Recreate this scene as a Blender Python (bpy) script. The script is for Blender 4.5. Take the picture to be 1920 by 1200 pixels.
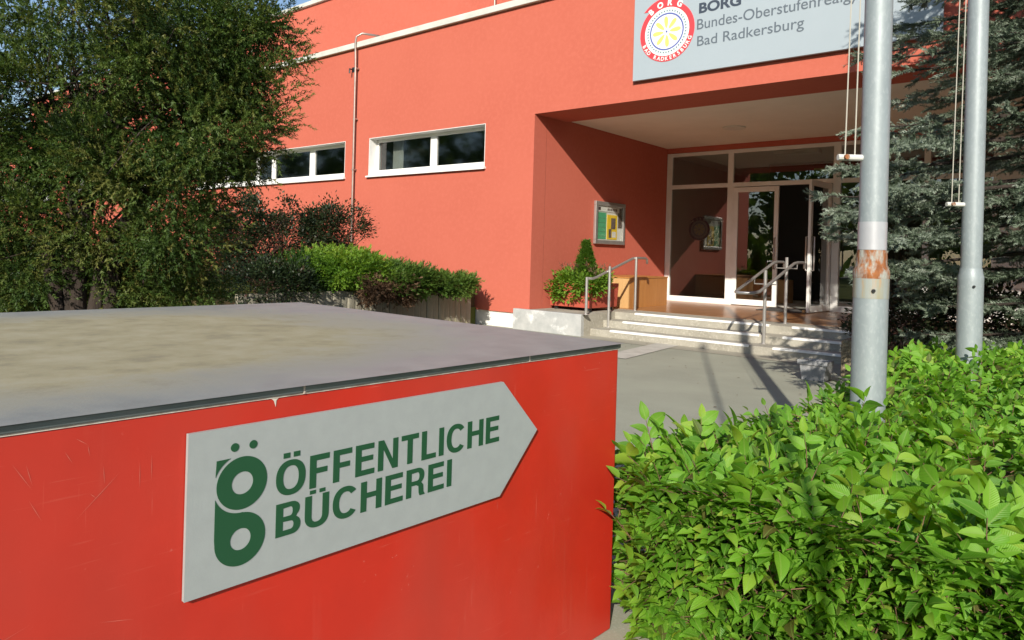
import bpy, math, random
import numpy as np
from mathutils import Vector, Matrix
random.seed(7); rng = np.random.default_rng(7)
for o in list(bpy.data.objects): bpy.data.objects.remove(o)
S = bpy.context.scene; C = S.collection; PI = math.pi; R = math.radians

# ------------------------------------------------------------ camera
cam = bpy.data.cameras.new('camera'); camo = bpy.data.objects.new('camera', cam); C.objects.link(camo)
EYE = Vector((0, 0, 1.265)); YAW = math.atan2(1600, 1326); ROLL = math.atan(0.0285)
FW = Vector((-math.cos(YAW), math.sin(YAW), 0)); RT = Vector((FW.y, -FW.x, 0)); UP = Vector((0, 0, 1))
cxv = RT*math.cos(ROLL) + UP*math.sin(ROLL); cyv = UP*math.cos(ROLL) - RT*math.sin(ROLL)
camo.matrix_world = Matrix(((cxv.x, cyv.x, -FW.x, EYE.x), (cxv.y, cyv.y, -FW.y, EYE.y), (cxv.z, cyv.z, -FW.z, EYE.z), (0, 0, 0, 1)))
cam.sensor_width = 36; cam.lens = 36*1326/1920; cam.shift_y = -125/1920; cam.clip_start = .05; cam.clip_end = 1500
S.camera = camo

# ------------------------------------------------------------ sky, sun, exposure
SUN_H = Vector((.447, -.894, 0)); SUN_EL = R(27.4)
w = bpy.data.worlds.new('World'); S.world = w; w.use_nodes = True
nt = w.node_tree; sky = nt.nodes.new('ShaderNodeTexSky'); sky.sky_type = 'NISHITA'; sky.sun_disc = False
sky.sun_elevation = SUN_EL; sky.sun_rotation = math.atan2(SUN_H.x, SUN_H.y); sky.air_density = 1.0; sky.dust_density = .6; sky.ozone_density = 1.5
bg = nt.nodes['Background']; bg.inputs[1].default_value = .115; nt.links.new(sky.outputs[0], bg.inputs[0])
sl = bpy.data.lights.new('sun', 'SUN'); sl.energy = 4.45; sl.angle = R(.53); sl.color = (1, .93, .82)
so = bpy.data.objects.new('sun', sl); C.objects.link(so)
sdir = -(SUN_H*math.cos(SUN_EL) + UP*math.sin(SUN_EL)); so.rotation_euler = sdir.to_track_quat('-Z', 'Y').to_euler(); so.location = (10, -20, 12)
S.view_settings.view_transform = 'Standard'; S.view_settings.look = 'None'; S.view_settings.gamma = 1
S.view_settings.exposure = .45
S.render.engine = 'CYCLES'

# ------------------------------------------------------------ materials
MATS = {}
def M(name, col, rough=.6, col2=None, vs=3, bump=0, bs=60, metal=0, spec=.5, detail=6, lo=.35, hi=.65, stretch=(1, 1, 1), bd=.01, col3=None, vs3=20, lo3=.5, hi3=.7, rvar=0, trans=0):
    m = bpy.data.materials.new(name); m.use_nodes = True; n = m.node_tree; p = n.nodes['Principled BSDF']; L = n.links.new
    p.inputs['Roughness'].default_value = rough; p.inputs['Metallic'].default_value = metal
    p.inputs['Specular IOR Level'].default_value = spec; p.inputs['Base Color'].default_value = (*col, 1)
    tc = n.nodes.new('ShaderNodeTexCoord'); mp = n.nodes.new('ShaderNodeMapping'); mp.inputs['Scale'].default_value = stretch
    L(tc.outputs['Object'], mp.inputs[0])
    def nz(s, d=detail):
        t = n.nodes.new('ShaderNodeTexNoise'); t.inputs['Scale'].default_value = s; t.inputs['Detail'].default_value = d; t.inputs['Roughness'].default_value = .6
        L(mp.outputs[0], t.inputs['Vector']); return t.outputs['Fac']
    def ramp(fac, lo, hi):
        r = n.nodes.new('ShaderNodeMapRange'); r.inputs[1].default_value = lo; r.inputs[2].default_value = hi; L(fac, r.inputs[0]); return r.outputs[0]
    def mix(fac, a, b):
        x = n.nodes.new('ShaderNodeMix'); x.data_type = 'RGBA'; L(fac, x.inputs[0])
        for i, q in ((6, a), (7, b)):
            if isinstance(q, tuple): x.inputs[i].default_value = (*q, 1)
            else: L(q, x.inputs[i])
        return x.outputs[2]
    c = col
    if col2: c = mix(ramp(nz(vs), lo, hi), c, col2)
    if col3: c = mix(ramp(nz(vs3), lo3, hi3), c, col3)
    if not isinstance(c, tuple): L(c, p.inputs['Base Color'])
    if rvar:
        mr = n.nodes.new('ShaderNodeMapRange'); L(nz(vs*1.7), mr.inputs[0]); mr.inputs[1].default_value = .3; mr.inputs[2].default_value = .7
        mr.inputs[3].default_value = rough-rvar; mr.inputs[4].default_value = rough+rvar; L(mr.outputs[0], p.inputs['Roughness'])
    if bump:
        b = n.nodes.new('ShaderNodeBump'); b.inputs['Strength'].default_value = bump; b.inputs['Distance'].default_value = bd
        L(nz(bs, 3), b.inputs['Height']); L(b.outputs[0], p.inputs['Normal'])
    MATS[name] = m; return m

def LEAF(name, cols, rough=.45, trans=.35, spec=.4, vein=False, tcol=None):
    m = bpy.data.materials.new(name); m.use_nodes = True; n = m.node_tree; p = n.nodes['Principled BSDF']; L = n.links.new
    at = n.nodes.new('ShaderNodeAttribute'); at.attribute_name = 'rnd'
    cr = n.nodes.new('ShaderNodeValToRGB'); e = cr.color_ramp.elements
    e[0].color = (*cols[0], 1); e[1].color = (*cols[-1], 1)
    for i, c in enumerate(cols[1:-1]):
        q = e.new((i+1)/(len(cols)-1)); q.color = (*c, 1)
    L(at.outputs['Fac'], cr.inputs[0]); col = cr.outputs[0]
    p.inputs['Roughness'].default_value = rough; p.inputs['Specular IOR Level'].default_value = spec
    if vein:
        uv = n.nodes.new('ShaderNodeUVMap'); sx = n.nodes.new('ShaderNodeSeparateXYZ'); L(uv.outputs[0], sx.inputs[0])
        ab = n.nodes.new('ShaderNodeMath'); ab.operation = 'ABSOLUTE'; L(sx.outputs[0], ab.inputs[0])
        ma = n.nodes.new('ShaderNodeMath'); ma.operation = 'MULTIPLY_ADD'; L(ab.outputs[0], ma.inputs[0]); ma.inputs[1].default_value = -.55; L(sx.outputs[1], ma.inputs[2])
        mu = n.nodes.new('ShaderNodeMath'); mu.operation = 'MULTIPLY'; L(ma.outputs[0], mu.inputs[0]); mu.inputs[1].default_value = 80
        sn = n.nodes.new('ShaderNodeMath'); sn.operation = 'SINE'; L(mu.outputs[0], sn.inputs[0])
        b = n.nodes.new('ShaderNodeBump'); b.inputs['Strength'].default_value = .3; b.inputs['Distance'].default_value = .002
        L(sn.outputs[0], b.inputs['Height']); L(b.outputs[0], p.inputs['Normal'])
        # pale midrib
        lt = n.nodes.new('ShaderNodeMath'); lt.operation = 'LESS_THAN'; L(ab.outputs[0], lt.inputs[0]); lt.inputs[1].default_value = .035
        mm = n.nodes.new('ShaderNodeMath'); mm.operation = 'MULTIPLY'; L(lt.outputs[0], mm.inputs[0]); mm.inputs[1].default_value = .45
        mx = n.nodes.new('ShaderNodeMix'); mx.data_type = 'RGBA'; L(mm.outputs[0], mx.inputs[0]); L(col, mx.inputs[6]); mx.inputs[7].default_value = (.28, .42, .1, 1); col = mx.outputs[2]
    L(col, p.inputs['Base Color'])
    tr = n.nodes.new('ShaderNodeBsdfTranslucent')
    hs = n.nodes.new('ShaderNodeHueSaturation'); hs.inputs['Hue'].default_value = .485; hs.inputs['Saturation'].default_value = 1.15; hs.inputs['Value'].default_value = 1.5
    L(col, hs.inputs['Color']); L(hs.outputs[0], tr.inputs[0])
    ms = n.nodes.new('ShaderNodeMixShader'); ms.inputs[0].default_value = trans
    L(p.outputs[0], ms.inputs[1]); L(tr.outputs[0], ms.inputs[2]); L(ms.outputs[0], n.nodes['Material Output'].inputs[0])
    MATS[name] = m; return m

def GLASS(name, tint=(.75, .8, .78), base=.07, k=1.0, rough=.0):
    m = bpy.data.materials.new(name); m.use_nodes = True; n = m.node_tree; n.nodes.remove(n.nodes['Principled BSDF']); L = n.links.new
    t = n.nodes.new('ShaderNodeBsdfTransparent'); t.inputs[0].default_value = (*tint, 1)
    g = n.nodes.new('ShaderNodeBsdfGlossy'); g.inputs['Roughness'].default_value = rough; g.inputs[0].default_value = (.95, .95, .95, 1)
    lw = n.nodes.new('ShaderNodeLayerWeight'); lw.inputs[0].default_value = .5      # Schlick, the same from both sides of the pane
    pw_ = n.nodes.new('ShaderNodeMath'); pw_.operation = 'POWER'; L(lw.outputs['Facing'], pw_.inputs[0]); pw_.inputs[1].default_value = 5
    fr = n.nodes.new('ShaderNodeMath'); fr.operation = 'MULTIPLY_ADD'; L(pw_.outputs[0], fr.inputs[0]); fr.inputs[1].default_value = .93; fr.inputs[2].default_value = .07
    ma = n.nodes.new('ShaderNodeMath'); ma.operation = 'MULTIPLY_ADD'; ma.use_clamp = True; L(fr.outputs[0], ma.inputs[0]); ma.inputs[1].default_value = k; ma.inputs[2].default_value = base
    ms = n.nodes.new('ShaderNodeMixShader'); L(ma.outputs[0], ms.inputs[0]); L(t.outputs[0], ms.inputs[1]); L(g.outputs[0], ms.inputs[2])
    L(ms.outputs[0], n.nodes['Material Output'].inputs[0]); MATS[name] = m; return m

M('render_red', (.505, .131, .086), .92, (.475, .119, .078), vs=.6, bump=.35, bs=90, spec=.15, bd=.006, col3=(.52, .139, .094), vs3=14, lo3=.45, hi3=.75)
M('white_plaster', (.78, .77, .74), .85, (.70, .69, .65), vs=4, bump=.15, bs=120, spec=.2)
M('soffit', (.84, .78, .68), .9, (.79, .73, .63), vs=1.5, spec=.2)
M('white_frame', (.80, .79, .76), .35, (.74, .73, .69), vs=3, spec=.5)
M('capping', (.62, .62, .56), .45, (.52, .52, .46), vs=2, spec=.5)
M('dark_metal', (.05, .05, .05), .4, metal=.6)
M('steel', (.52, .50, .47), .36, (.46, .44, .42), vs=4, metal=.7)
M('pipe_metal', (.38, .30, .26), .4, (.5, .42, .36), vs=6, metal=.7)
M('concrete', (.40, .375, .31), .9, (.30, .28, .23), vs=3, bump=.25, bs=60, col3=(.46, .43, .36), vs3=30, spec=.2)
M('pale_concrete', (.48, .48, .46), .9, (.36, .37, .36), vs=4, bump=.3, bs=50, col3=(.72, .72, .70), vs3=2.2, lo3=.56, hi3=.66, spec=.2)
M('mossy_concrete', (.36, .335, .265), .95, (.17, .158, .125), vs=4, bump=.6, bs=45, col3=(.40, .37, .21), vs3=9, lo3=.5, hi3=.75, stretch=(1, 1, .35), spec=.1, bd=.015)
M('aggregate', (.36, .30, .20), .95, (.20, .16, .10), vs=40, bump=1, bs=55, spec=.2, bd=.02, lo=.42, hi=.58, detail=3)
M('asphalt', (.335, .342, .268), .93, (.285, .29, .228), vs=1.2, bump=.4, bs=180, col3=(.37, .365, .30), vs3=90, lo3=.5, hi3=.7, spec=.2, bd=.004)
M('apron', (.38, .355, .28), .93, (.32, .30, .235), vs=1.6, bump=.25, bs=120, col3=(.36, .335, .285), vs3=60, spec=.2, bd=.004)
M('strip_stone', (.52, .50, .44), .9, (.42, .40, .35), vs=5, bump=.2, bs=90, spec=.2)
M('nosing', (.88, .87, .83), .7, (.74, .72, .66), vs=7, bump=.1, bs=80, lo=.55, hi=.8)
M('soil', (.07, .05, .03), 1, (.10, .08, .04), vs=4, bump=.8, bs=25, spec=.1)
M('lawn', (.11, .14, .035), 1, (.17, .19, .05), vs=2.5, bump=1, bs=60, spec=.1, bd=.03)
M('wood_panel', (.47, .215, .06), .45, (.40, .17, .045), vs=3, bump=.1, bs=40, stretch=(3, 3, .4), spec=.4)
M('wood_pale', (.58, .36, .16), .5, (.50, .30, .12), vs=4, bump=.1, bs=40, stretch=(3, 3, .4), spec=.4)
M('planter_red', (.46, .085, .05), .7, (.40, .07, .042), vs=5, bump=.15, bs=60)
M('galv', (.29, .335, .345), .5, (.255, .295, .305), vs=8, metal=.15, rvar=.06, bump=.03, bs=150, col3=(.33, .37, .38), vs3=60, stretch=(1, 1, .5))
M('galv_band', (.46, .47, .49), .4, (.40, .41, .43), vs=10, metal=.2)
M('rope', (.42, .40, .34), .9)
M('plastic_white', (.66, .66, .62), .5, (.55, .55, .5), vs=12)
M('sign_grey', (.33, .358, .35), .5, (.31, .337, .33), vs=25, bump=.05, bs=300, spec=.35)
M('sign_edge', (.68, .70, .68), .4)
M('sign_green', (.014, .072, .030), .5, spec=.3)
M('board_grey', (.345, .40, .435), .5, (.335, .39, .425), vs=2, spec=.4)
M('ink', (.10, .125, .15), .6)
M('ink_dark', (.035, .05, .075), .6)
M('emblem_red', (.72, .05, .06), .5); M('emblem_white', (.80, .80, .78), .5); M('emblem_blue', (.10, .13, .38), .5)
M('emblem_yellow', (.74, .78, .16), .5); M('emblem_pale', (.62, .74, .74), .5)
M('trim_dark', (.10, .125, .125), .42, (.16, .185, .185), vs=14, metal=.5, rvar=.12, bump=.1, bs=80, col3=(.28, .29, .28), vs3=40, lo3=.62, hi3=.75, stretch=(1, .25, 1))
M('trim_pale', (.62, .58, .50), .7, (.40, .30, .24), vs=30)
M('paper_green', (.09, .40, .20), .7, (.11, .45, .24), vs=9); M('paper_yellow', (.86, .60, .03), .6); M('paper_white', (.75, .75, .72), .7); M('print_dark', (.05, .04, .05), .6, (.2, .15, .12), vs=20)
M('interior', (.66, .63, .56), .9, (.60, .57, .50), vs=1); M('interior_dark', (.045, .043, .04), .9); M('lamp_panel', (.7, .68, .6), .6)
M('curtain', (.72, .72, .68), .9)
M('bark', (.022, .016, .012), .95, (.045, .031, .023), vs=9, bump=1, bs=20, stretch=(1, 1, .3), bd=.03)
M('twig', (.20, .11, .065), .8, (.11, .06, .035), vs=15, bump=.4, bs=60)
M('twig_dark', (.07, .035, .025), .85, (.10, .05, .035), vs=10)
M('rubber', (.04, .04, .04), .8); M('tub_grey', (.31, .31, .31), .85, (.22, .23, .24), vs=14, bump=.4, bs=60)
M('mat_dark', (.06, .055, .05), 1, bump=.6, bs=300); M('exit_green', (.2, .45, .12), .5)
GLASS('glass', (.62, .66, .63), .05, 1.4); GLASS('glass_window', (.42, .45, .43), .05, 1.2, .05); GLASS('glass_case', (.9, .92, .9), .02, 1.0)
LEAF('leaf_hornbeam', [(.16, .10, .04), (.07, .19, .02), (.12, .30, .026), (.17, .38, .034), (.21, .43, .042), (.32, .46, .06)], .46, .42, .35, True)
LEAF('leaf_yew', [(.020, .042, .010), (.046, .088, .018), (.09, .14, .03), (.15, .16, .04)], .5, .25, .3)
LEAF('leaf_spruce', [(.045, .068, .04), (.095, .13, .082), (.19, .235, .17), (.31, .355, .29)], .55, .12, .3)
LEAF('leaf_dark', [(.012, .022, .01), (.022, .038, .014), (.035, .05, .02), (.07, .03, .022)], .45, .15, .3)
LEAF('leaf_bright', [(.07, .15, .02), (.12, .24, .03), (.18, .32, .04), (.24, .36, .05)], .5, .35, .3)
LEAF('leaf_mid', [(.035, .085, .015), (.06, .12, .02), (.09, .17, .028), (.13, .20, .04)], .5, .3, .3)
LEAF('leaf_brown', [(.10, .06, .035), (.16, .10, .06), (.22, .14, .09)], .8, .1, .1)
LEAF('grass', [(.11, .15, .03), (.19, .23, .05), (.28, .30, .09)], .7, .35, .2)

# red cabinet paint: gloss red, dusty low down, hairline scratches
def red_paint():
    m = M('cabinet_red', (.52, .027, .013), .42, (.455, .024, .012), vs=3, spec=.35, rvar=.07, bump=.02, bs=200); n = m.node_tree; L = n.links.new
    p = n.nodes['Principled BSDF']; src = p.inputs['Base Color'].links[0].from_socket
    tc = n.nodes.new('ShaderNodeTexCoord')
    def layer(src, rot, sc, lo, hi, msk, col, amt):
        mp = n.nodes.new('ShaderNodeMapping'); mp.inputs['Rotation'].default_value = rot; mp.inputs['Scale'].default_value = sc; L(tc.outputs['Object'], mp.inputs[0])
        t = n.nodes.new('ShaderNodeTexNoise'); t.inputs['Scale'].default_value = 1; t.inputs['Detail'].default_value = 4; L(mp.outputs[0], t.inputs[0])
        r = n.nodes.new('ShaderNodeMapRange'); r.inputs[1].default_value = lo; r.inputs[2].default_value = hi; L(t.outputs[0], r.inputs[0]); f = r.outputs[0]
        if msk:
            t2 = n.nodes.new('ShaderNodeTexNoise'); t2.inputs['Scale'].default_value = msk; L(tc.outputs['Object'], t2.inputs[0])
            r2 = n.nodes.new('ShaderNodeMapRange'); r2.inputs[1].default_value = .5; r2.inputs[2].default_value = .7; L(t2.outputs[0], r2.inputs[0])
            q = n.nodes.new('ShaderNodeMath'); q.operation = 'MULTIPLY'; L(f, q.inputs[0]); L(r2.outputs[0], q.inputs[1]); f = q.outputs[0]
        q = n.nodes.new('ShaderNodeMath'); q.operation = 'MULTIPLY'; L(f, q.inputs[0]); q.inputs[1].default_value = amt
        x = n.nodes.new('ShaderNodeMix'); x.data_type = 'RGBA'; L(q.outputs[0], x.inputs[0]); L(src, x.inputs[6]); x.inputs[7].default_value = (*col, 1); return x.outputs[2]
    c = layer(src, (R(20), 0, 0), (1, 2.2, 1.1), .42, .72, 0, (.42, .065, .045), .5)
    c = layer(c, (R(-35), 0, 0), (1, 6, 150), .66, .72, 3.5, (.66, .22, .16), .5)
    c = layer(c, (R(12), 0, 0), (1, 170, 5), .67, .73, 4.5, (.66, .22, .16), .45)
    c = layer(c, (0, 0, 0), (60, 60, 60), .70, .76, 5, (.7, .35, .28), .5)
    c = layer(c, (0, 0, 0), (1, 3.5, .55), .52, .74, 0, (.36, .03, .018), .5)
    c = layer(c, (R(8), 0, 0), (1, 26, 1.2), .60, .72, 2.2, (.50, .14, .10), .35)
    L(c, p.inputs['Base Color']); return m
red_paint()

# weathered metal top: grey zinc, sandy dirt lying in the middle of the plate
def top_plate_mat():
    m = M('cabinet_top', (.315, .32, .30), .55, (.26, .265, .25), vs=9, spec=.4, metal=.1, bump=.12, bs=140, rvar=.1, bd=.004, detail=10); n = m.node_tree; L = n.links.new
    p = n.nodes['Principled BSDF']; src = p.inputs['Base Color'].links[0].from_socket
    tc = n.nodes.new('ShaderNodeTexCoord'); sp = n.nodes.new('ShaderNodeSeparateXYZ'); L(tc.outputs['Object'], sp.inputs[0])
    def math_(op, a, b=None):
        q = n.nodes.new('ShaderNodeMath'); q.operation = op
        for i, v in enumerate((a, b)):
            if v is None: continue
            if isinstance(v, (int, float)): q.inputs[i].default_value = v
            else: L(v, q.inputs[i])
        return q.outputs[0]
    x = math_('ABSOLUTE', math_('DIVIDE', math_('SUBTRACT', sp.outputs[0], -.02), 1.02)); y = math_('ABSOLUTE', math_('DIVIDE', math_('SUBTRACT', sp.outputs[1], -.05), 1.55))
    d = math_('POWER', math_('ADD', math_('POWER', x, 2.6), math_('POWER', y, 2.6)), .385)
    nz = n.nodes.new('ShaderNodeTexNoise'); nz.inputs['Scale'].default_value = 4.5; nz.inputs['Detail'].default_value = 12; nz.inputs['Roughness'].default_value = .68; L(tc.outputs['Object'], nz.inputs[0])
    d2 = math_('ADD', d, math_('MULTIPLY', math_('SUBTRACT', nz.outputs[0], .5), .55))
    r = n.nodes.new('ShaderNodeMapRange'); r.inputs[1].default_value = .97; r.inputs[2].default_value = .60; L(d2, r.inputs[0])
    nz2 = n.nodes.new('ShaderNodeTexNoise'); nz2.inputs['Scale'].default_value = 9; nz2.inputs['Detail'].default_value = 12; nz2.inputs['Roughness'].default_value = .62; L(tc.outputs['Object'], nz2.inputs[0])
    cr = n.nodes.new('ShaderNodeValToRGB'); e = cr.color_ramp.elements; e[0].position = .33; e[0].color = (.24, .214, .14, 1); e[1].position = .68; e[1].color = (.345, .313, .212, 1)
    q = e.new(.47); q.color = (.30, .268, .165, 1); L(nz2.outputs[0], cr.inputs[0])
    mx = n.nodes.new('ShaderNodeMix'); mx.data_type = 'RGBA'; L(r.outputs[0], mx.inputs[0]); L(src, mx.inputs[6]); L(cr.outputs[0], mx.inputs[7]); L(mx.outputs[2], p.inputs['Base Color'])
    rr = n.nodes.new('ShaderNodeMapRange'); L(r.outputs[0], rr.inputs[0]); rr.inputs[3].default_value = .5; rr.inputs[4].default_value = .95; L(rr.outputs[0], p.inputs['Roughness'])
    mm = n.nodes.new('ShaderNodeMapRange'); L(r.outputs[0], mm.inputs[0]); mm.inputs[3].default_value = .12; mm.inputs[4].default_value = 0; L(mm.outputs[0], p.inputs['Metallic'])
    return m
top_plate_mat()

# glazed brown floor tiles with joints
def tile_mat():
    m = M('floor_tile', (.40, .19, .08), .3, (.33, .155, .065), vs=2, spec=.5); n = m.node_tree; L = n.links.new; p = n.nodes['Principled BSDF']
    src = p.inputs['Base Color'].links[0].from_socket; tc = n.nodes.new('ShaderNodeTexCoord'); b = n.nodes.new('ShaderNodeTexBrick'); b.offset = 0
    b.inputs['Scale'].default_value = 1; b.inputs['Brick Width'].default_value = .3; b.inputs['Row Height'].default_value = .3; b.inputs['Mortar Size'].default_value = .006
    b.inputs['Mortar'].default_value = (.16, .11, .07, 1); L(tc.outputs['Object'], b.inputs[0]); L(src, b.inputs['Color1']); L(src, b.inputs['Color2']); L(b.outputs[0], p.inputs['Base Color'])
tile_mat()
# rust ring on galvanised steel
M('rust', (.36, .13, .035), .85, (.20, .07, .025), vs=22, bump=.5, bs=70, col3=(.34, .34, .30), vs3=26, lo3=.44, hi3=.62, stretch=(1.4, 1.4, .6))
M('rust_run', (.29, .33, .33), .5, (.29, .27, .18), vs=9, col3=(.44, .24, .09), vs3=16, lo3=.56, hi3=.74, stretch=(2.2, 2.2, .35))

# ------------------------------------------------------------ mesh helpers
OFF = {}
def empty(name, label, cat, loc=(0, 0, 0), group=None):
    o = bpy.data.objects.new(name, None); C.objects.link(o); o.location = loc; o['label'] = label; o['category'] = cat; o.empty_display_size = .1
    if group: o['group'] = group
    OFF[o] = Vector(loc); return o
def link(name, me, mat, parent=None, smooth=False, bevel=0, seg=2):
    o = bpy.data.objects.new(name, me); C.objects.link(o)
    if mat is not None:
        me.materials.clear(); me.materials.append(MATS[mat])
    if parent is not None:
        o.parent = parent; OFF[o] = OFF[parent]
    else: OFF[o] = Vector((0, 0, 0))
    if smooth:
        me.polygons.foreach_set('use_smooth', [True]*len(me.polygons))
    if bevel:
        b = o.modifiers.new('bevel', 'BEVEL'); b.width = bevel; b.segments = seg; b.limit_method = 'ANGLE'; b.angle_limit = R(40)
    return o
class MB:
    def __init__(s): s.v = []; s.f = []
    def add(s, vs, fs):
        k = len(s.v); s.v += [tuple(q) for q in vs]; s.f += [tuple(i+k for i in q) for q in fs]; return s
    def box(s, x0, x1, y0, y1, z0, z1):
        return s.add([(x, y, z) for z in (z0, z1) for y in (y0, y1) for x in (x0, x1)],
                     [(0, 2, 3, 1), (4, 5, 7, 6), (0, 1, 5, 4), (1, 3, 7, 5), (3, 2, 6, 7), (2, 0, 4, 6)])
    def quad(s, *p): return s.add(p, [tuple(range(len(p)))])
    def tube(s, pts, rad, n=12, cap=True):
        pts = [Vector(p) for p in pts]; m = len(pts)
        if not hasattr(rad, '__len__'): rad = [rad]*m
        T = [(pts[min(i+1, m-1)]-pts[max(i-1, 0)]).normalized() for i in range(m)]
        a = T[0].orthogonal().normalized(); vs = []
        for i in range(m):
            a = (a-T[i]*a.dot(T[i])).normalized(); b = T[i].cross(a)
            for j in range(n):
                q = 2*PI*j/n; vs.append(pts[i]+(a*math.cos(q)+b*math.sin(q))*rad[i])
        fs = [(i*n+j, i*n+(j+1) % n, (i+1)*n+(j+1) % n, (i+1)*n+j) for i in range(m-1) for j in range(n)]
        if cap: fs += [tuple(range(n))[::-1], tuple((m-1)*n+j for j in range(n))]
        return s.add(vs, fs)
    def lathe(s, c, prof, n=24):
        vs = [(c[0]+r*math.cos(2*PI*j/n), c[1]+r*math.sin(2*PI*j/n), z) for r, z in prof for j in range(n)]; m = len(prof)
        fs = [(i*n+j, i*n+(j+1) % n, (i+1)*n+(j+1) % n, (i+1)*n+j) for i in range(m-1) for j in range(n)]
        k = len(vs); vs += vs[:n]+vs[-n:]; fs += [tuple(k+j for j in range(n))[::-1], tuple(k+n+j for j in range(n))]; return s.add(vs, fs)
    def build(s, name, mat, parent=None, **k):
        off = OFF[parent] if parent is not None else Vector((0, 0, 0))
        me = bpy.data.meshes.new(name); me.from_pydata([tuple(Vector(v)-off) for v in s.v], [], s.f); me.update()
        return link(name, me, mat, parent, **k)
def struct(o): o['kind'] = 'structure'; return o
def bx(name, mat, parent, *a, **k): return MB().box(*a).build(name, mat, parent, **k)
def tag(o, label, cat, group=None):
    o['label'] = label; o['category'] = cat
    if group: o['group'] = group
    return o
def tmp_mesh(ob):
    C.objects.link(ob); bpy.context.view_layer.update(); dg = bpy.context.evaluated_depsgraph_get()
    me = bpy.data.meshes.new_from_object(ob.evaluated_get(dg)); d = ob.data; bpy.data.objects.remove(ob); bpy.data.curves.remove(d); return me
def flat(splines, th):
    cu = bpy.data.curves.new('t', 'CURVE'); cu.dimensions = '2D'; cu.fill_mode = 'BOTH'; cu.extrude = th/2
    for pts in splines:
        sp = cu.splines.new('POLY'); sp.points.add(len(pts)-1); sp.use_cyclic_u = True
        for q, (a, b) in zip(sp.points, pts): q.co = (a, b, 0, 1)
    me = tmp_mesh(bpy.data.objects.new('t', cu)); r = ([tuple(v.co) for v in me.vertices], [tuple(p.vertices) for p in me.polygons]); bpy.data.meshes.remove(me); return r
def text(body, bold=0, th=.02, spacing=1):
    cu = bpy.data.curves.new('t', 'FONT'); cu.body = body; cu.size = 1; cu.offset = bold; cu.extrude = th/2; cu.space_character = spacing; cu.resolution_u = 6
    me = tmp_mesh(bpy.data.objects.new('t', cu)); r = ([tuple(v.co) for v in me.vertices], [tuple(p.vertices) for p in me.polygons]); bpy.data.meshes.remove(me); return r
def place(mb, geo, o, u, v, n, su=1, sv=1, sn=1, ctr=False):
    o, u, v, n = Vector(o), Vector(u), Vector(v), Vector(n)
    mb.add([o+u*(a*su)+v*(b*sv)+n*(c*sn) for a, b, c in geo[0]], geo[1]); return mb
def fit_text(mb, body, o, u, v, n, width, cap, bold=0, th=.004, spacing=1):
    g = text(body, bold, 1, spacing); xs = [q[0] for q in g[0]]; x0, x1 = min(xs), max(xs)
    cg = text('H', bold, 1); ch = max(q[1] for q in cg[0])-min(q[1] for q in cg[0]); y0 = min(q[1] for q in cg[0])
    g = ([(a-x0, b-y0, c) for a, b, c in g[0]], g[1]); return place(mb, g, o, u, v, n, width/(x1-x0), cap/ch, th)
def fit_letters(parent, mat, body, o, u, v, n, width, cap, bold, th):
    # one object for each character, laid out as the font spaces the whole line
    xs = [q[0] for q in text(body, bold, 1)[0]]; x0, x1 = min(xs), max(xs); hy = [q[1] for q in text('H', bold, 1)[0]]; ch = max(hy)-min(hy); k = width/(x1-x0); o, u = Vector(o), Vector(u)
    end = max(q[0] for q in text('I', bold, 1)[0]); 
    for i, c in enumerate(body):
        if c == ' ': continue
        adv = max(q[0] for q in text(body[:i]+'I', bold, 1)[0])-end       # pen position of this character
        g = text(c, bold, 1); g = ([(a-x0, b-min(hy), d) for a, b, d in g[0]], g[1])
        place(MB(), g, o+u*(adv*k), u, v, n, k, cap/ch, th).build('letter', mat, parent)
def circ(c, r, n=40, a0=0, a1=2*PI, closed=True):
    return [(c[0]+r*math.cos(a0+(a1-a0)*i/(n if closed else n-1)), c[1]+r*math.sin(a0+(a1-a0)*i/(n if closed else n-1))) for i in range(n)]

def inst(name, tv, tf, mats, rnd, mat, parent, uv=None):
    """many copies of a small template (verts tv, equal-length faces tf) as one mesh; rnd = colour value for each copy"""
    tv = np.asarray(tv, float); tf = np.asarray(tf, int); k = len(mats); nv = len(tv); A = np.asarray(mats, float)
    P = np.einsum('kij,nj->kni', A[:, :3, :3], tv) + A[:, None, :3, 3]
    off = np.array(OFF[parent]) if parent is not None else np.zeros(3)
    P = (P-off).reshape(-1, 3); F = (tf[None]+(np.arange(k)*nv)[:, None, None]).reshape(-1, tf.shape[1])
    me = bpy.data.meshes.new(name); me.vertices.add(len(P)); me.vertices.foreach_set('co', P.ravel().astype(np.float32))
    me.loops.add(F.size); me.loops.foreach_set('vertex_index', F.ravel().astype(np.int32)); me.polygons.add(len(F))
    me.polygons.foreach_set('loop_start', (np.arange(len(F))*F.shape[1]).astype(np.int32)); me.update(calc_edges=True)
    at = me.attributes.new('rnd', 'FLOAT', 'POINT'); at.data.foreach_set('value', np.repeat(np.asarray(rnd, np.float32), nv))
    if uv is not None:
        ul = me.uv_layers.new(name='UVMap'); U = np.asarray(uv, np.float32)[tf.ravel()]; ul.data.foreach_set('uv', np.tile(U, (k, 1)).ravel())
    return link(name, me, mat, parent, smooth=True)
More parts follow.
